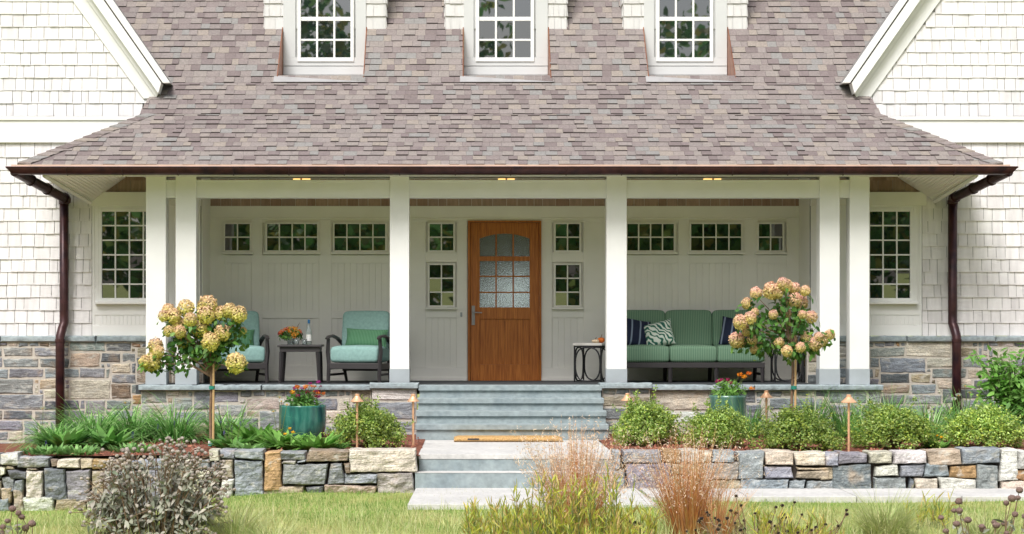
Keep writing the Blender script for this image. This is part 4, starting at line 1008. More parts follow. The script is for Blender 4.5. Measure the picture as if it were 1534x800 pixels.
def pumpkin(px, Yq, r, sq, col, label):
    t = thing('pumpkin', label, 'pumpkin', (X(px, Yq), Yq, .536)); mb = MB(); n = 32; vs = []; rows = 10
    for i in range(rows+1):
        ph = -math.pi/2+math.pi*i/rows
        for j in range(n):
            th = 2*math.pi*j/n; rr = r*math.cos(ph)**.8*(1-.09*abs(math.cos(th*4))**3) if 0 < i < rows else .002
            vs.append((rr*math.cos(th), rr*math.sin(th), r*sq+r*sq*math.sin(ph)*(1-.18*(math.sin(ph) > .8))))
    mb.add(vs, [(i*n+j, i*n+(j+1) % n, (i+1)*n+(j+1) % n, (i+1)*n+j) for i in range(rows) for j in range(n)])
    mb.build('skin', mat('pumpkin_skin', [col], rough=.5, vary=.12, vscale=20), t, smooth=True)
    mb = MB(); mb.tube([(0, 0, r*sq*1.7), (.004, 0, r*sq*2.2), (.012, 0, r*sq*2.8)], [.009, .006, .006], 6); mb.build('stem', STEMB, t)
pumpkin(900.5, 1.22, .052, .8, (.62, .15, .02), 'small orange pumpkin on the iron table by the front door')
pumpkin(892, 1.13, .055, .5, (.70, .55, .38), 'small flat cream pumpkin on the iron table by the front door')
# ------------------------------------------------------------------ path lights
def path_light(px, top, base, label, zg=None, wpx=20):
    zg = zg if zg is not None else -.65
    dep = (HZ-zg)*F/(base-VY); Yq = min(dep-D, -.9); x = X(px, Yq); zt_ = Z(top, Yq)
    t = thing('path_light', label, 'path light', (x, Yq, zg), 0, 'copper path lights'); H = zt_-zg; r = wpx/2/S(Yq)
    mb = MB(); mb.lathe([(.014, -.03), (.014, H-.085), (.019, H-.08), (.022, H-.055), (.022, H-.04)], n=12); mb.build('stake', LAMPCOP, t, smooth=False)
    mb = MB(); mb.lathe([(r*.9, H-.088), (r, H-.092), (r*1.0, H-.086), (r*.66, H-.060), (r*.40, H-.034), (.027, H-.026), (.027, H-.006), (.020, H), (.002, H+.001)], n=24)
    mb.build('lamp_shade', LAMPCOP, t)
path_light(535, 590, 672, 'copper path light standing in front of the boxwood left of the steps')
path_light(619, 590, 668, 'copper path light directly beside the left edge of the stone steps', wpx=18)
path_light(940, 589, 664, 'copper path light in the boxwood nearest the right of the steps')
path_light(1148, 585, 648, 'copper path light beside the right planter, behind the boxwoods', wpx=19)
path_light(1271.5, 591, 676, 'copper path light between two boxwoods right of the right hydrangea tree', wpx=24)
# ------------------------------------------------------------------ plants
def sph(n):
    v = rng.normal(size=(n, 3)); return v/np.linalg.norm(v, axis=1, keepdims=True)
def boxwood_parts(root, seed, n=11000):
    global rng
    keep = rng; rng = np.random.default_rng(seed)
    nb = 95; c = sph(nb); c[:, 2] = np.abs(c[:, 2])*1.0-.12; rad = rng.uniform(.09, .24, nb)
    c = c*rng.uniform(.60, .95, (nb, 1))
    per = n//nb; P_, N_ = [], []
    for i in range(nb):
        v = sph(per); v = v[(v*c[i]).sum(1) > -.35]
        P_.append(c[i]+v*rad[i]*rng.uniform(.55, 1.12, (len(v), 1))*np.array([1.15, 1.15, 1.1])); N_.append(v*.7+np.array([0, 0, .35]))
    k = n//5; v = sph(k); v[:, 2] = np.abs(v[:, 2]); P_.append(v*rng.uniform(.45, .8, (k, 1))); N_.append(v)
    for i in range(20):                                     # stray shoots
        v = sph(1)[0]; v[2] = abs(v[2]); k2 = 34; f = rng.uniform(.8, rng.uniform(1.08, 1.3), (k2, 1)); P_.append(v*f+rng.normal(size=(k2, 3))*.022); N_.append(rng.normal(size=(k2, 3))+np.array([0, 0, .6]))
    p = np.concatenate(P_); nn = np.concatenate(N_); nn = nn+rng.normal(size=nn.shape)*.55
    p = p*np.array([.46, .42, .50])+np.array([0, 0, .10]); p = np.maximum(p, np.array([-9, -9, .012]))
    m = len(p)
    np_polys('foliage', leaf_polys(p, nn, rng.uniform(.022, .038, m), rng.uniform(.014, .023, m), fold=.2), BOX, root)
    mb = MB()
    for i in range(16):
        a = rng.uniform(0, 6.28); e_ = rng.uniform(.3, 1.3); d_ = np.array([math.cos(a)*math.cos(e_), math.sin(a)*math.cos(e_), math.sin(e_)])
        mb.tube([(0, 0, -.02), d_*.16+np.array([0, 0, .05]), d_*.36+np.array([0, 0, .09])], [.014, .008, .003], 5)
    mb.build('branches', STEMB, root); rng = keep
bw = [(553, 116, 598, 672, 'rounded boxwood left of the steps, beside the teal planter'),
      (971, 108, 594, 669, 'rounded boxwood nearest the right of the steps'),
      (1078, 104, 603, 672, 'rounded boxwood in front of the ribbed green planter'),
      (1195, 128, 605, 676, 'wide pale boxwood at the foot of the right hydrangea tree'),
      (1337, 130, 600, 674, 'dark rounded boxwood just right of the rightmost copper path light'),
      (1474, 126, 604, 673, 'rounded boxwood below the leafy shrub at the right edge')]
for i, (px, wpx, top, base, lab) in enumerate(bw):
    Yq = (HZ+.65)*F/(base-VY)-D+.35; x = X(px, Yq)
    t = thing('boxwood_shrub', lab, 'shrub', (x, Yq, bed_z(x, Yq)-.01), 0, 'rounded boxwoods in the front beds')
    boxwood_parts(t, 100+i); H = (Z(top, Yq)+.65)
    t.scale = (wpx/S(Yq)/.92, 1.15, H/.575); t.rotation_euler = (0, 0, 0)
# hydrangea trees
def hydrangea(px, base, Yq, heads, label, org, sc, stake_top, fork, crown_c, pink, green, dy=.26, leafn=900, tagz=None, ymax=.02, hs_=1.12):
    zg = bed_z(X(px, Yq), Yq); x = X(px, Yq); t = thing('hydrangea_tree', label, 'tree', (x, Yq, zg), 0, 'hydrangea trees')
    s = S(Yq); pts = []
    for (hx, hy, hr) in heads:
        a, b = org[0]+hx/sc, org[1]+hy/sc
        yy = float(rng.uniform(-dy, ymax)); pts.append((X(a, Yq)-x, yy, Z(b, Yq)-zg, hr/sc/s))
    fz = Z(fork, Yq)-zg
    mb = MB(); mb.tube([(0, 0, -.05), (-.008, .01, fz*.4), (.006, 0, fz*.75), (0, 0, fz)], [.019, .017, .016, .015], 8); tr = mb.build('trunk', STEMB, t)
    mb = MB()
    for (hx, hy, hz, hr) in pts:
        m_ = Vector((hx*.35, hy*.4, fz+(hz-fz)*.5)); mb.tube([(0, 0, fz-.05-random.random()*.1), m_, (hx, hy, hz-hr*.4)], [.009, .006, .004], 5)
    mb.build('branches', STEMB, t)
    mb = MB(); mb.tube([(.03, -.03, -.05), (.035, -.03, Z(stake_top, Yq)-zg)], .014, 8); mb.build('stake', STAKE, t)
    mb = MB(); mb.tube([(.015, -.02, Z(583, Yq)-zg), (.015, -.02, Z(578, Yq)-zg)], .036, 10); mb.build('tie', mat('green_tie', [(.02, .22, .16)], rough=.6), t)
    if tagz: mb = MB(); mb.box(-.025, .045, -.065, -.05, .02, .09); mb.build('plant_tag', WHITE, t); mb = MB(); mb.box(-.025, .045, -.068, -.0655, .02, .045); mb.build('tag_band', mat('tag_teal', [(.02, .3, .3)]), t)
    # leaves along the branches and under the heads
    Pn, Nn = [], []
    for (hx, hy, hz, hr) in pts:
        k = leafn//len(pts); f = rng.uniform(.12, 1, k)**.55
        c = np.stack([hx*f, hy*f+.07, fz+(hz-fz)*(f*.93)], 1); o = rng.normal(size=(k, 3))*np.array([.055, .06, .05]); o[:, 2] -= .02
        Pn.append(c+o); Nn.append(o*9+np.array([0, -.35, .6])+rng.normal(size=(k, 3))*.3)
    p, nn = np.concatenate(Pn), np.concatenate(Nn); k = len(p)
    np_polys('leaves', leaf_polys(p, nn, rng.uniform(.065, .115, k), rng.uniform(.035, .058, k), fold=.22, droop=.8), HYL, t)
    for (hx, hy, hz, hr) in pts:
        pk = np.array(pink)*rng.uniform(.85, 1.1); gr = np.array(green)*rng.uniform(.85, 1.12); f = rng.uniform(0, .35)
        bloom((hx, hy, hz), hr*hs_, pk*(1-f)+gr*f, 620, t, 'flower_head', (1, 1, 1.06), .27, gr, .2)
    return t
HL = [(245,165,42),(230,205,36),(375,150,54),(295,205,48),(530,130,62),(525,195,56),(625,185,44),(690,165,46),(760,190,50),(420,230,42),(315,265,56),(480,290,57),(637,320,52),(350,375,47),(555,385,58),(170,415,48),(195,455,38),(145,525,58),(105,525,40),(735,535,64),(775,308,24),(345,315,40),(270,310,34),(730,225,34)]
HRR = [(370,68,22),(325,95,30),(272,105,22),(395,75,24),(430,85,22),(465,95,19),(430,135,28),(458,142,25),(240,145,20),(332,190,17),(395,187,17),(490,200,22),(448,190,16),(200,220,26),(240,203,22),(195,290,28),(235,255,20),(272,325,20),(568,270,19),(540,295,22),(500,305,24),(470,280,20),(385,335,20),(360,300,18),(440,320,18),(255,290,20),(510,280,18),(268,180,14),(215,300,20),(350,105,20)]
hydrangea(316, 666, -2.75, HL, 'hydrangea tree on one bare stem left of the steps, with large yellow-green and pink heads', (200, 430), 4.705, 545, 548, (300, 520), (.80, .52, .38), (.70, .70, .16), tagz=True)
hydrangea(1187, 640, -1.75, HRR, 'hydrangea tree on one bare stem right of the steps, with small pink heads', (1030, 400), 2.667, 503, 522, (1180, 480), (.86, .52, .44), (.72, .66, .22), leafn=900, ymax=.10, hs_=1.12)
# glazed pots and their plants
def pot(px, w_px, top, base, mat_, label, name='planter', prof=None):
    Yq = min((HZ+.65)*F/(base-VY)-D, -.72); x = X(px, Yq); r = w_px/2/S(Yq); H = Z(top, Yq)+.65
    pr = [(r*.80, 0), (r*.88, H*.06), (r*.97, H*.35), (r, H*.62), (r*.99, H*.93), (r*1.0, H*.97), (r*.985, H), (r*.93, H), (r*.91, H*.94), (r*.9, H*.85)] if prof is None else [(a*r, b*H) for a, b in prof]
    t = thing('planter', label, 'planter', (x, Yq, -.65)); mb = MB(); mb.lathe(pr, n=44); mb.build('pot', mat_, t, smooth=True)
    mb = MB(); mb.lathe([(r*.9, H*.86), (r*.5, H*.9), (.01, H*.91)], n=24); mb.build('soil', MULCH, t)
    return x, Yq, -.65+H, r
def annuals(x, y, z, r, label, blooms, n=420, hgt=.22, lm=PERL, seed=0):
    t = thing('potted_flowers', label, 'flowers', (x, y, z-.03))
    v = sph(n); v[:, 2] = np.abs(v[:, 2]); p = v*np.array([r*1.0, r*.9, hgt])*rng.uniform(.2, 1, (n, 1)); p[:, 2] += .01
    np_polys('leaves', leaf_polys(p, v+rng.normal(size=v.shape)*.6, rng.uniform(.05, .1, n), rng.uniform(.016, .032, n)), lm, t)
    mb = MB(); 
    for (dx, dy, dz, rr, c) in blooms: mb.tube([(dx*.03, dy*.03, 0), (dx, dy, dz)], [.005, .003], 4)
    mb.build('stems', STEMG, t)
    for (dx, dy, dz, rr, c) in blooms: bloom((dx, dy, dz), rr, c, 60, t, 'bloom', (1, 1, .6), .5)
    return t
x, y, z, r = pot(453.5, 71, 607, 656, POT1, 'wide teal glazed planter standing left of the steps')
bl = [(rng.uniform(-.12, .26), rng.uniform(-.15, .1), rng.uniform(.12, .28), rng.uniform(.016, .03), [(.30, .02, .10), (.42, .03, .22), (.75, .2, .03), (.28, .03, .04)][k % 4]) for k in range(26)]
bl += [(.20, -.05, .33, .03, (.35, .02, .22)), (.10, -.05, .31, .025, (.35, .02, .22)), (-.06, -.1, .27, .035, (.75, .25, .03)), (.05, -.1, .27, .035, (.75, .25, .03)), (-.12, -.15, .2, .035, (.8, .4, .03))]
annuals(x, y, z, r*.85, 'orange and purple flowers growing in the wide teal planter', bl, 520, .2)
x, y, z, r = pot(1090, 55, 592, 644, POT2, 'tall ribbed green planter behind the boxwoods right of the steps', prof=[(.86, 0), (.92, .05), (.98, .5), (1, .9), (1.02, .95), (1.02, 1), (.93, 1), (.92, .9)])
bl = [(.15, -.05, .30, .035, (.85, .28, .02)), (.20, -.08, .27, .035, (.85, .33, .02)), (.27, 0, .31, .035, (.8, .2, .03)), (.30, -.05, .12, .035, (.85, .3, .03)), (-.08, 0, .22, .035, (.4, .02, .12)), (-.13, -.04, .21, .03, (.4, .02, .12)), (0, -.04, .23, .03, (.42, .02, .12)), (.03, -.07, .19, .03, (.38, .02, .1))]
annuals(x, y, z, r*1.05, 'orange and magenta flowers growing in the ribbed green planter', bl, 330, .24, SHRL)
v = sph(90); v[:, 2] = np.abs(v[:, 2])
# grasses in the beds
def clump(name, label, x, y, z, n, L, wd, mat_, lean=(.15, .75), bend=(.6, 1.5), r=.10, cat='grass', group=None, segs=5, parts='blades', seed=None, fluff=None, dirx=0):
    t = thing(name, label, cat, (x, y, z), 0, group)
    th = rng.uniform(0, 2*np.pi, n); rr = r*np.sqrt(rng.uniform(0, 1, n)); b = np.stack([rr*np.cos(th), rr*np.sin(th), np.zeros(n)], 1)
    th2 = th+rng.normal(size=n)*.6; le = rng.uniform(*lean, n)
    d = np.stack([np.sin(le)*np.cos(th2)+dirx*rng.uniform(.2, 1, n), np.sin(le)*np.sin(th2), np.cos(le)], 1)
    q, pts = strips(b, d, rng.uniform(L*(.45 if 'bronze' in name else .6), L*1.08, n), rng.uniform(wd*.7, wd*1.3, n), rng.uniform(*bend, n), segs)
    # keep one random colour per blade: merge its quads into one island
    k = segs; Q = q.reshape(k, n, 4, 3).transpose(1, 0, 2, 3)
    mesh_strip(parts, Q, mat_, t)
    if fluff is not None:
        m_, cnt, l0, l1 = fluff
        tips = np.stack(pts[-3:], 1); ii = rng.integers(0, n, cnt); f = rng.uniform(0, 1, (cnt, 1)); seg_ = rng.integers(0, 2, cnt)
        p = tips[ii, seg_]*(1-f)+tips[ii, seg_+1]*f+rng.normal(size=(cnt, 3))*.007
        nn = rng.normal(size=(cnt, 3)); 
        np_polys('seed_heads', leaf_polys(p, nn, rng.uniform(l0, l1, cnt), rng.uniform(.004, .009, cnt), droop=-1.2), m_, t)
    return t
def mesh_strip(name, Q, mat_, parent):
    """Q: n blades x k quads x 4 x 3 -> shared corners so every blade is one island"""
    n, k = Q.shape[:2]; V = np.zeros((n, k+1, 2, 3))
    V[:, :k, 0] = Q[:, :, 0]; V[:, :k, 1] = Q[:, :, 1]; V[:, k, 1] = Q[:, k-1, 2]; V[:, k, 0] = Q[:, k-1, 3]
    me = bpy.data.meshes.new(name); nv = n*(k+1)*2
    me.vertices.add(nv); me.vertices.foreach_set('co', V.reshape(-1).astype(np.float32))
    base = (np.arange(n)*(k+1)*2)[:, None]+np.arange(k)[None, :]*2
    idx = np.stack([base, base+1, base+3, base+2], -1).reshape(-1).astype(np.int32); nf = n*k
    me.loops.add(nf*4); me.loops.foreach_set('vertex_index', idx); me.polygons.add(nf)
    me.polygons.foreach_set('loop_start', np.arange(0, nf*4, 4, dtype=np.int32)); me.polygons.foreach_set('loop_total', np.full(nf, 4, np.int32))
    me.update(calc_edges=True)
    return finish(me, name, mat_, parent, 0, True)
def at_bed(px, py):
    Yq = min((HZ+.65)*F/(py-VY)-D, -.75); x = X(px, Yq); return x, Yq, bed_z(x, Yq)
for (px, py, n, L, ln, lab) in ((85, 668, 420, .66, (.3, 1.2), 'arching pale green grass clump at the far left of the bed'), (140, 662, 560, .90, (.2, 1.25), 'tall arching grass clump right of the left downspout foot'),
      (200, 660, 460, .86, (.2, 1.2), 'arching grass clump below the left end of the porch'), (262, 661, 500, .86, (.2, 1.25), 'wide arching grass clump left of the left hydrangea tree'), (340, 658, 300, .76, (.15, 1.1), 'arching grass clump right of the left hydrangea stem')):
    x, y, z = at_bed(px, py); clump('ornamental_grass', lab, x, y, z, n, L, .019, LIR, ln, (.9, 2.0), .2, group='arching grasses in the left bed')
for (px, py, n, L, wd, ln, m_, lab) in ((1218, 656, 170, .70, .018, (.03, .45), LIR, 'upright dark grass clump just right of the right hydrangea stem'), (1330, 656, 300, .78, .017, (.1, .9), LIR, 'fine arching grass behind the dark boxwood on the right'),
      (1392, 662, 300, .68, .017, (.08, .9), LIR, 'pale streaked grass clump between the two rightmost boxwoods'), (1440, 656, 300, .80, .017, (.1, .9), LIR, 'green grass clump below the right downspout'), (1268, 656, 230, .74, .017, (.1, .9), LIR, 'small grass clump behind the path light on the right'), (1120, 657, 240, .66, .016, (.1, .9), LIR, 'grass clump between the ribbed green planter and the right hydrangea stem'), (1300, 662, 260, .62, .016, (.2, 1.0), SHRL, 'bright green grass clump left of the dark boxwood on the right'), (1490, 660, 260, .66, .016, (.2, 1.0), LIR, 'grass clump under the leafy shrub at the right edge')):
    x, y, z = at_bed(px, py); clump('ornamental_grass', lab, x, y, z, n, L, wd, m_, ln, (.4, 1.7), .12, group='grasses in the right bed')
def rosette(px, py, n, L, W_, lab, m_=PERL, r=.12, name='leafy_perennial', blooms=(), tilt=(.5, 1.25), cat='plant', group='leafy perennials in the left bed', bend=.9):
    x, y, z = at_bed(px, py); t = thing(name, lab, cat, (x, y, z), 0, group)
    th = rng.uniform(0, 2*np.pi, n); rr = r*np.sqrt(rng.uniform(0, 1, n)); b = np.stack([rr*np.cos(th), rr*np.sin(th), np.zeros(n)], 1)
    le = rng.uniform(*tilt, n)*.8; d = np.stack([np.sin(le)*np.cos(th), np.sin(le)*np.sin(th), np.cos(le)], 1); k = 4
    q, pts = strips(b, d, rng.uniform(L*.6, L*1.1, n), np.ones(n), np.full(n, bend)*rng.uniform(.5, 1.3, n), k)
    Q = q.reshape(k, n, 4, 3).transpose(1, 0, 2, 3).copy()
    prof = np.array([.25, .9, 1.0, .6, .06])*W_                # leaf outline along its length
    for i in range(k):
        for (a, c, jj) in ((0, 1, i), (3, 2, i+1)):
            mid = (Q[:, i, a]+Q[:, i, c])/2; h = (Q[:, i, c]-Q[:, i, a]); h /= np.linalg.norm(h, axis=1, keepdims=True)+1e-9
            Q[:, i, a] = mid-h*prof[jj]/2; Q[:, i, c] = mid+h*prof[jj]/2
    mesh_strip('leaves', Q, m_, t)
    if blooms:
        mb = MB()
        for (dx, dz, rr_, c) in blooms: mb.tube([(dx*.4, 0, 0), (dx, -.04, dz)], [.005, .0035], 5)
        mb.build('stems', STEMG, t)
        for (dx, dz, rr_, c) in blooms: bloom((dx, -.05, dz), rr_, c, 40, t, 'bloom', (1, .6, .45 if c[0] > .5 else 3.2), .7 if c[0] > .5 else .6)
    return t
VIO = (.10, .07, .32); DVI = (.06, .04, .10); YEL = (.85, .5, .03); WHT = (.85, .84, .78)
rosette(98, 672, 70, .40, .095, 'dark glossy leaf rosette at the left end of the bed')
rosette(163, 672, 70, .38, .09, 'dark glossy leaf rosette left of the grey seedhead shrub')
for (px, py, lab, bl_) in ((70, 679, 'low pale green ground cover at the far left wall top', [(.0, .12, .012, VIO)]), (115, 679, 'low pale green ground cover below the first dark rosette', []), (200, 676, 'low ground cover behind the grey seedhead shrub', [(.0, .2, .013, VIO)])):
    rosette(px, py, 150, .13, .045, lab, COVER, .25, 'ground_cover', bl_, tilt=(.2, 1.3))
rosette(348, 672, 90, .30, .06, 'leafy perennial with violet flower spikes right of the left hydrangea stem', PERL, .17, 'salvia_plant', [(-.13, .33, .013, VIO), (-.05, .28, .016, DVI), (0, .25, .016, DVI), (-.09, .2, .013, VIO), (.1, .3, .012, VIO)])
rosette(262, 664, 50, .2, .04, 'leafy perennial with violet spikes left of the left hydrangea stem', PERL, .14, 'salvia_plant', [(-.2, .2, .013, VIO), (.0, .24, .013, VIO), (.16, .26, .013, VIO)])
rosette(388, 668, 120, .38, .085, 'large leafy perennial between the left hydrangea stem and the teal planter', SHRL, .16)
rosette(372, 676, 80, .2, .055, 'light green leafy plant on the wall top left of the teal planter', COVER, .13)
rosette(428, 674, 120, .35, .08, 'leafy perennial with yellow blooms in front of the teal planter', SHRL, .15, blooms=[(.05, .26, .022, YEL), (.09, .22, .022, YEL), (.0, .2, .018, YEL)])
rosette(474, 676, 110, .32, .075, 'leafy perennial in front of the right side of the teal planter', SHRL, .16)
rosette(500, 674, 50, .18, .045, 'small leafy perennial beside the leftmost boxwood', PERL, .1)
rosette(1405, 672, 46, .17, .06, 'small leafy plant with yellow blooms between the rightmost boxwoods', SHRL, .08, blooms=[(.03, .14, .018, YEL), (-.02, .16, .015, YEL)], group='leafy perennials in the right bed')
def daisies(px, py, pts, lab, group=None):
    x, y, z = at_bed(px, py); t = thing('daisy_plant', lab, 'flowers', (x, y, z), 0, 'white daisies in the beds')
    mb = MB(); heads = []
    for (a, b) in pts:
        hx, hz = X(a, y)-x, Z(b, y)-z; mb.tube([(hx*.03, 0, 0), (hx*.6, 0, hz*.6), (hx, -.02, hz)], [.005, .004, .003], 5); heads.append((hx, hz))
    mb.build('stems', STEMG, t)
    for hx, hz in heads:
        k = 14; th = np.linspace(0, 2*np.pi, k, endpoint=False); tilt = rng.uniform(.1, .9)
        dirs = np.stack([np.cos(th), -np.sin(th)*math.sin(tilt)*.9-.1, np.sin(th)*math.cos(tilt)*.6+.2], 1)*.042
        sd = np.stack([-np.sin(th), -np.cos(th)*math.sin(tilt)*.9, np.cos(th)*math.cos(tilt)*.6], 1)*.009
        c = np.array([hx, -.02, hz])[None, :]; Vq = np.stack([c+dirs*.2, c+dirs*.7+sd, c+dirs, c+dirs*.7-sd], 1)
        hd = np_polys('flower_head', Vq, PET, t, np.ones((k, 3))*.85); bloom((hx, -.03, hz), .012, YEL, 16, hd, 'flower_centre', (1, 1, .5), .7)
daisies(418, 668, [(419, 595), (430, 606), (410, 616), (422, 601)], 'white daisies on thin stems left of the teal planter')
daisies(1258, 640, [(1246, 610), (1265, 611), (1282, 608)], 'white daisies behind the rightmost copper path light')
daisies(1455, 640, [(1445, 578), (1452, 588), (1470, 604), (1428, 598), (1435, 592)], 'white daisies below the right downspout')
daisies(62, 664, [(65, 612)], 'single white flat flower left of the left downspout')
daisies(200, 655, [(188, 603)], 'single pale flower above the grasses left of the porch')
# leafy shrub at the right edge
t = thing('leafy_shrub', 'tall bright green leafy shrub against the stone base at the right edge', 'shrub', (X(1520, -.9), -.9, bed_z(X(1520, -.9), -.9)))
mb = MB(); Pn, Nn = [], []
for i in range(34):
    a = rng.uniform(0, 6.28); ln_ = rng.uniform(.1, .62); H = rng.uniform(.75, 1.28)*(1-.25*ln_); e = Vector((math.cos(a)*ln_, math.sin(a)*ln_*.7, H))
    mb.tube([(0, 0, -.02), (e.x*.4, e.y*.4, H*.5), e], [.012, .008, .004], 5)
    for k in range(44):
        f = rng.uniform(.25, 1.0); p = np.array([e.x*f, e.y*f, H*f])+rng.normal(size=3)*.05; Pn.append(p); Nn.append(np.array([rng.normal()*.5, -.25+rng.normal()*.5, .8]))
mb.build('stems', STEMG, t); Pn, Nn = np.array(Pn), np.array(Nn); k = len(Pn)
np_polys('leaves', leaf_polys(Pn, Nn, rng.uniform(.08, .15, k), rng.uniform(.04, .065, k), fold=.2, droop=.3), SHRL, t)
# ------------------------------------------------------------------ the foreground planting
def lawn_at(px, Yq): x = X(px, Yq); return x, Yq, lawn_z(x, Yq)
def seed_ball(mb, c, r, n=10, m=0):
    rows = 6; mb.lathe([(r*math.cos(-math.pi/2+math.pi*i/rows)*random.uniform(.88, 1.1)+.0004, r*.85*math.sin(-math.pi/2+math.pi*i/rows)) for i in range(rows+1)], c, n, m)
# grey seedhead shrub: stems, leaves, round heads
x, y, z = lawn_at(237, -9.6)
t = thing('seedhead_shrub', 'grey leaved bush covered in round brown seed heads in the left foreground', 'shrub', (x, y, z)); s_ = S(-9.6)
mb, hb = MB(), MB(); Pn, Nn = [], []; random.seed(5); heads = []
for i in range(150):
    u = rng.uniform(-1, 1); u = math.copysign(abs(u)**.85, u); tx_ = 237+u*112; env = 655+62*abs(u)**2.2+(8 if u < 0 else -4)*abs(u)
    ty_ = env+abs(rng.normal())*34*(1 if rng.random() < .6 else 2.0); yy = rng.uniform(-.42, .42)
    ex_, ez_ = (tx_-237)/s_, (lawn_at(237, -9.6)[2]*0+Z(ty_, -9.6)-z)
    b0 = Vector((ex_*.45+rng.normal()*.03, yy*.6, 0)); e = Vector((ex_, yy, ez_)); m_ = b0.lerp(e, .55)+Vector((-ex_*.08, 0, .04))
    mb.tube([b0, m_, e], [.006, .005, .003], 5)
    r_ = rng.uniform(.014, .022); heads.append((e, r_))
    for q in range(rng.integers(1, 5)):
        e2 = e+Vector((rng.normal()*.06, rng.normal()*.06, -abs(rng.normal())*.05)); mb.tube([m_.lerp(e, .7), e2], [.003, .0025], 4); heads.append((e2, r_*.85))
    for k in range(20):
        f = rng.uniform(.10, .9); p = b0.lerp(m_, f*2) if f < .5 else m_.lerp(e, f*2-1)
        Pn.append(np.array(p)+rng.normal(size=3)*.012); Nn.append(np.array([rng.normal()*.7, -.3+rng.normal()*.5, .55]))
mb.build('stems', STEMB, t)
for e, r_ in heads: seed_ball(hb, e, r_, 9)
sb_ = hb.build('seed_heads', SEEDH, t, smooth=True); sb_['kind'] = 'stuff'
Pn, Nn = np.array(Pn), np.array(Nn); k = len(Pn)
np_polys('leaves', leaf_polys(Pn, Nn, rng.uniform(.04, .10, k), rng.uniform(.018, .042, k), fold=.2, droop=1.1), GREYL, t)
# bronze grasses
x, y, z = lawn_at(862, -9.3); clump('bronze_grass', 'large feathery bronze grass in front of the lower stone step', x, y, z, 620, 1.02, .0082, BRONZE, (.0, .62), (-.45, .5), .15, group='bronze grasses', segs=5, fluff=(SEEDFL, 6500, .018, .042))
x, y, z = lawn_at(1030, -9.4); clump('bronze_grass', 'darker bronze grass clump right of the feathery one, before the right stone wall', x, y, z, 620, .98, .0086, BRONZE, (.0, .62), (-.4, .7), .13, group='bronze grasses', segs=5, fluff=(SEEDFL, 4200, .015, .034))
x, y, z = lawn_at(1078, -9.7); clump('bronze_grass', 'small bronze grass leaning right over the dark cones', x, y, z, 200, .60, .0075, BRONZE, (.1, .5), (.0, .5), .07, group='bronze grasses', dirx=.35)
# yellow-green upright perennials
def upright(px, Yq, wpx, n, hpx, lab, m_=YELG):
    x, y, z = lawn_at(px, Yq); t = thing('yellow_perennial', lab, 'plant', (x, y, z), 0, 'yellow-green upright plants in the foreground'); s_ = S(Yq)
    mb = MB(); Pn, Nn = [], []
    Q = []
    for i in range(n):
        bx, by = rng.uniform(-.5, .5)*wpx/s_, rng.uniform(-.25, .25); H = rng.uniform(.3, 1.0)**1.3*hpx/s_; tipx = bx+rng.normal()*.05
        mb.tube([(bx, by, 0), ((bx+tipx)/2, by, H*.5), (tipx, by-.01, H)], [.004, .0035, .002], 4)
        for k in range(17):
            f = rng.uniform(.2, 1); Pn.append((bx+(tipx-bx)*f, by, H*f)); a = rng.uniform(0, 6.28); Nn.append((math.cos(a)*.9, math.sin(a)*.9, .35))
    mb.build('stems', STEMG, t); Pn, Nn = np.array(Pn), np.array(Nn); k = len(Pn)
    np_polys('leaves', leaf_polys(Pn, Nn, rng.uniform(.06, .14, k), rng.uniform(.008, .015, k), fold=.15, droop=-2.4), m_, t)
upright(742, -10.0, 95, 40, 74, 'loose yellow-green stems left of the feathery bronze grass')
upright(855, -10.2, 175, 120, 112, 'dense yellow-green stems at the foot of the feathery bronze grass')
upright(945, -10.2, 80, 30, 62, 'low yellow-green stems between the two bronze grasses')
upright(1190, -10.0, 120, 40, 55, 'sparse yellow-green stems among the dark cones on the right')
upright(1390, -8.3, 50, 16, 48, 'thin green stems on the lawn near the right stone wall')
# blond grass tufts
for (px, Yq, n, L, lab) in ((350, -9.6, 520, .52, 'blond grass tuft right of the grey seedhead shrub'), (150, -9.6, 160, .5, 'thin blond grass left of the grey seedhead shrub'), (1325, -9.2, 800, .55, 'large pale arching grass tuft on the right lawn'), (1478, -9.6, 420, .42, 'grey-green grass tuft near the right corner'), (405, -10.2, 200, .4, 'low blond grass in the left foreground'), (560, -10.4, 160, .36, 'short blond grass in the middle foreground')):
    x, y, z = lawn_at(px, Yq); clump('grass_tuft', lab, x, y, z, n, L, .007, BLOND, (.05, .75), (.5, 1.7), .16, group='pale grass tufts in the foreground')
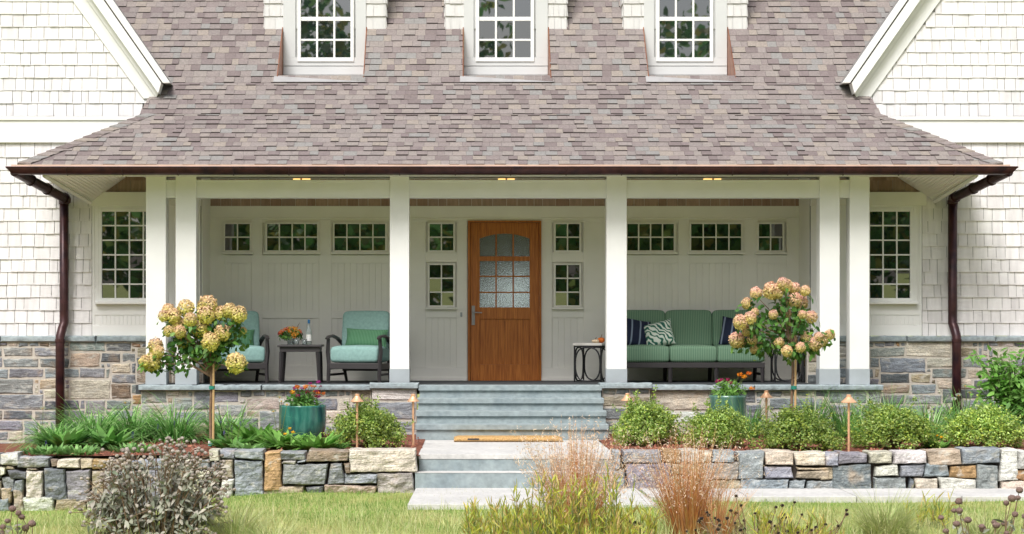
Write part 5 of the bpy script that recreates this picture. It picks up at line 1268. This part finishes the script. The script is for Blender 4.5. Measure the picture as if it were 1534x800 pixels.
# coneflower seed heads
TANL = leafm('dried_leaf', [(.40, .28, .16), (.52, .40, .26), (.30, .20, .12), (.44, .38, .20)])
def cones(name, lab, Yq, pts, r, mat_, group, leaves=0, cx_=None):
    px = cx_ or sum(p[0] for p in pts)/len(pts); x, y, z = lawn_at(px, Yq); t = thing(name, lab, 'plant', (x, y, z), 0, group); sm = MB(); Pn, Nn = [], []
    for (a, b) in pts:
        yy = rng.uniform(-.3, .3); hx, hz = X(a, Yq)-x, Z(b, Yq)-z; b0 = Vector((hx*.75+rng.normal()*.03, yy, 0)); e = Vector((hx, yy, hz))
        sm.tube([b0, b0.lerp(e, .6)+Vector((rng.normal()*.02, 0, 0)), e], [.005, .004, .003], 5)
        for k in range(leaves): f = rng.uniform(.1, .75); Pn.append(np.array(b0.lerp(e, f))); Nn.append(rng.normal(size=3)+np.array([0, -.3, .5]))
        mb = MB(); rr = r*rng.uniform(.8, 1.2); seed_ball(mb, e, rr, 12)
        hd = mb.build('seed_head', mat_, t, smooth=True)
        k = 26; v = sph(k)
        np_polys('bristles', leaf_polys(np.array(e)+v*rr*.8, np.cross(v, rng.normal(size=(k, 3))), rr*(.55 if mat_ is CONEH else 1.1), rr*(.16 if mat_ is CONEH else .3), droop=0 if mat_ is CONEH else .6), mat_ if mat_ is CONEH else TANL, hd)
    sm.build('stems', STEMB, t)
    if leaves:
        Pn, Nn = np.array(Pn), np.array(Nn); k = len(Pn); np_polys('leaves', leaf_polys(Pn, Nn, rng.uniform(.05, .12, k)*(1 if leaves < 6 else .7), rng.uniform(.02, .045, k)*(1 if leaves < 6 else .3), droop=.8), GREYL if leaves < 6 else TANL, t)
cones('coneflower_plant', 'dried coneflowers with large brown heads at the right foreground corner', -10.0, [(1432,763),(1440,769),(1416,778),(1429,783),(1450,779),(1458,784),(1448,755),(1505,743),(1519,744),(1500,751),(1508,766),(1480,782),(1486,781),(1496,794),(1510,786),(1530,735),(1525,770),(1415,795),(1475,794)], .030, CONEH, 'dried coneflowers', 4)
cones('coneflower_plant', 'dried coneflowers with brown heads at the lower left corner', -10.0, [(4,765),(14,764),(24,770),(12,780),(3,790),(24,778),(42,787),(8,797),(30,795)], .030, CONEH, 'dried coneflowers', 3)
pts = [(1106,745),(1113,759),(1095,765),(1056,765),(1062,772),(1050,776),(1075,778),(1085,773),(1100,783),(1112,790),(1070,788),(1052,786),(1130,768),(1148,778),(1158,757),(1177,760),(1195,755),(1163,790),(1140,795),(1122,785),(1182,778),(1190,790),(1200,770),(1215,785),(1040,792),(1030,797),(1247,783),(1260,760),(1270,771),(1250,798),(950,782),(960,788),(942,778),(958,795)]
pts += [(1045+185*random.random(), 772+26*random.random()) for _ in range(24)]
cones('black_eyed_susan', 'dried stems with small black cones in front of the right lawn', -10.0, pts, .0145, DARKH, None, 9, 1120)
# lawn grass: far too many blades to count
n = 95000
gx = rng.uniform(-6.8, 7.2, n); gy = -4.45-rng.uniform(0, 1, n)**1.15*7.6
onp = ((gx > b[0]-.02) & (gx < c[0]+.01) & (gy > b[1]+.0)) | ((gx >= c[0]) & (gy > G(1200, 743, pz)[1]-.01))
keep = ~onp; gx, gy = gx[keep], gy[keep]; n = len(gx)
patch = np.array([noise.noise(Vector((a*.9, q*.9, 3.1))) for a, q in zip(gx, gy)])
dry = (patch+.35*(-6.6-gy)/2.5+rng.normal(size=n)*.22) > .20
gz_ = np.array([lawn_z(a, q) for a, q in zip(gx, gy)]); base = np.stack([gx, gy, gz_-.004], 1)
def blades(sel, L, wd, name, m_, lab):
    k = sel.sum(); th = rng.uniform(0, 6.28, k); le = np.abs(rng.normal(size=k))*.5; d = np.stack([np.sin(le)*np.cos(th), np.sin(le)*np.sin(th), np.cos(le)], 1)
    q, _ = strips(base[sel], d, rng.uniform(L*.5, L*1.2, k), rng.uniform(wd*.7, wd*1.3, k), rng.uniform(.1, 1.3, k), 2)
    o = mesh_strip(name, q.reshape(2, k, 4, 3).transpose(1, 0, 2, 3), m_, None); tag(o, lab, kind='stuff')
blades(~dry, .065, .0055, 'grass', GRASS, 'short green lawn grass')
far_low = gy < -7.3
blades((rng.uniform(0, 1, n) < .20) & far_low, .24, .006, 'meadow_grass', BLOND, 'longer pale meadow grass along the front of the lawn')
blades(dry, .095, .0045, 'grass', DRYG, 'dry yellow grass among the lawn')
# wood across the road, seen only as reflections in the panes
n = 110000
tr_ = [(-85+165*i/40+rng.uniform(-2, 2), rng.uniform(-92, -70), rng.uniform(15, 27), rng.uniform(4, 6.5)) for i in range(40)]+[(-80+160*i/20, -68, 8.5, 6) for i in range(20)]
Pn, Nn = [], []
for (a, q, h, r_) in tr_:
    k = n//60; v = sph(k); f = rng.uniform(.45, 1, (k, 1)); Pn.append(np.array([a, q, h*.52])+v*f*np.array([r_, r_, h*.46])+rng.normal(size=(k, 3))*.4); Nn.append(v+rng.normal(size=(k, 3))*.7)
Pn, Nn = np.concatenate(Pn), np.concatenate(Nn); k = len(Pn)
far = np_polys('far_wood', leaf_polys(Pn, Nn, rng.uniform(.35, .95, k), rng.uniform(.25, .6, k)), TREEF); tag(far, 'green trees across the lawn, seen reflected in the window panes', kind='stuff')
mb = MB()
for (a, q, h, r_) in tr_: mb.tube([(a, q, -1.2), (a, q, h*.6)], [.3, .12], 6)
mb.build('trunks', STEMB, far)
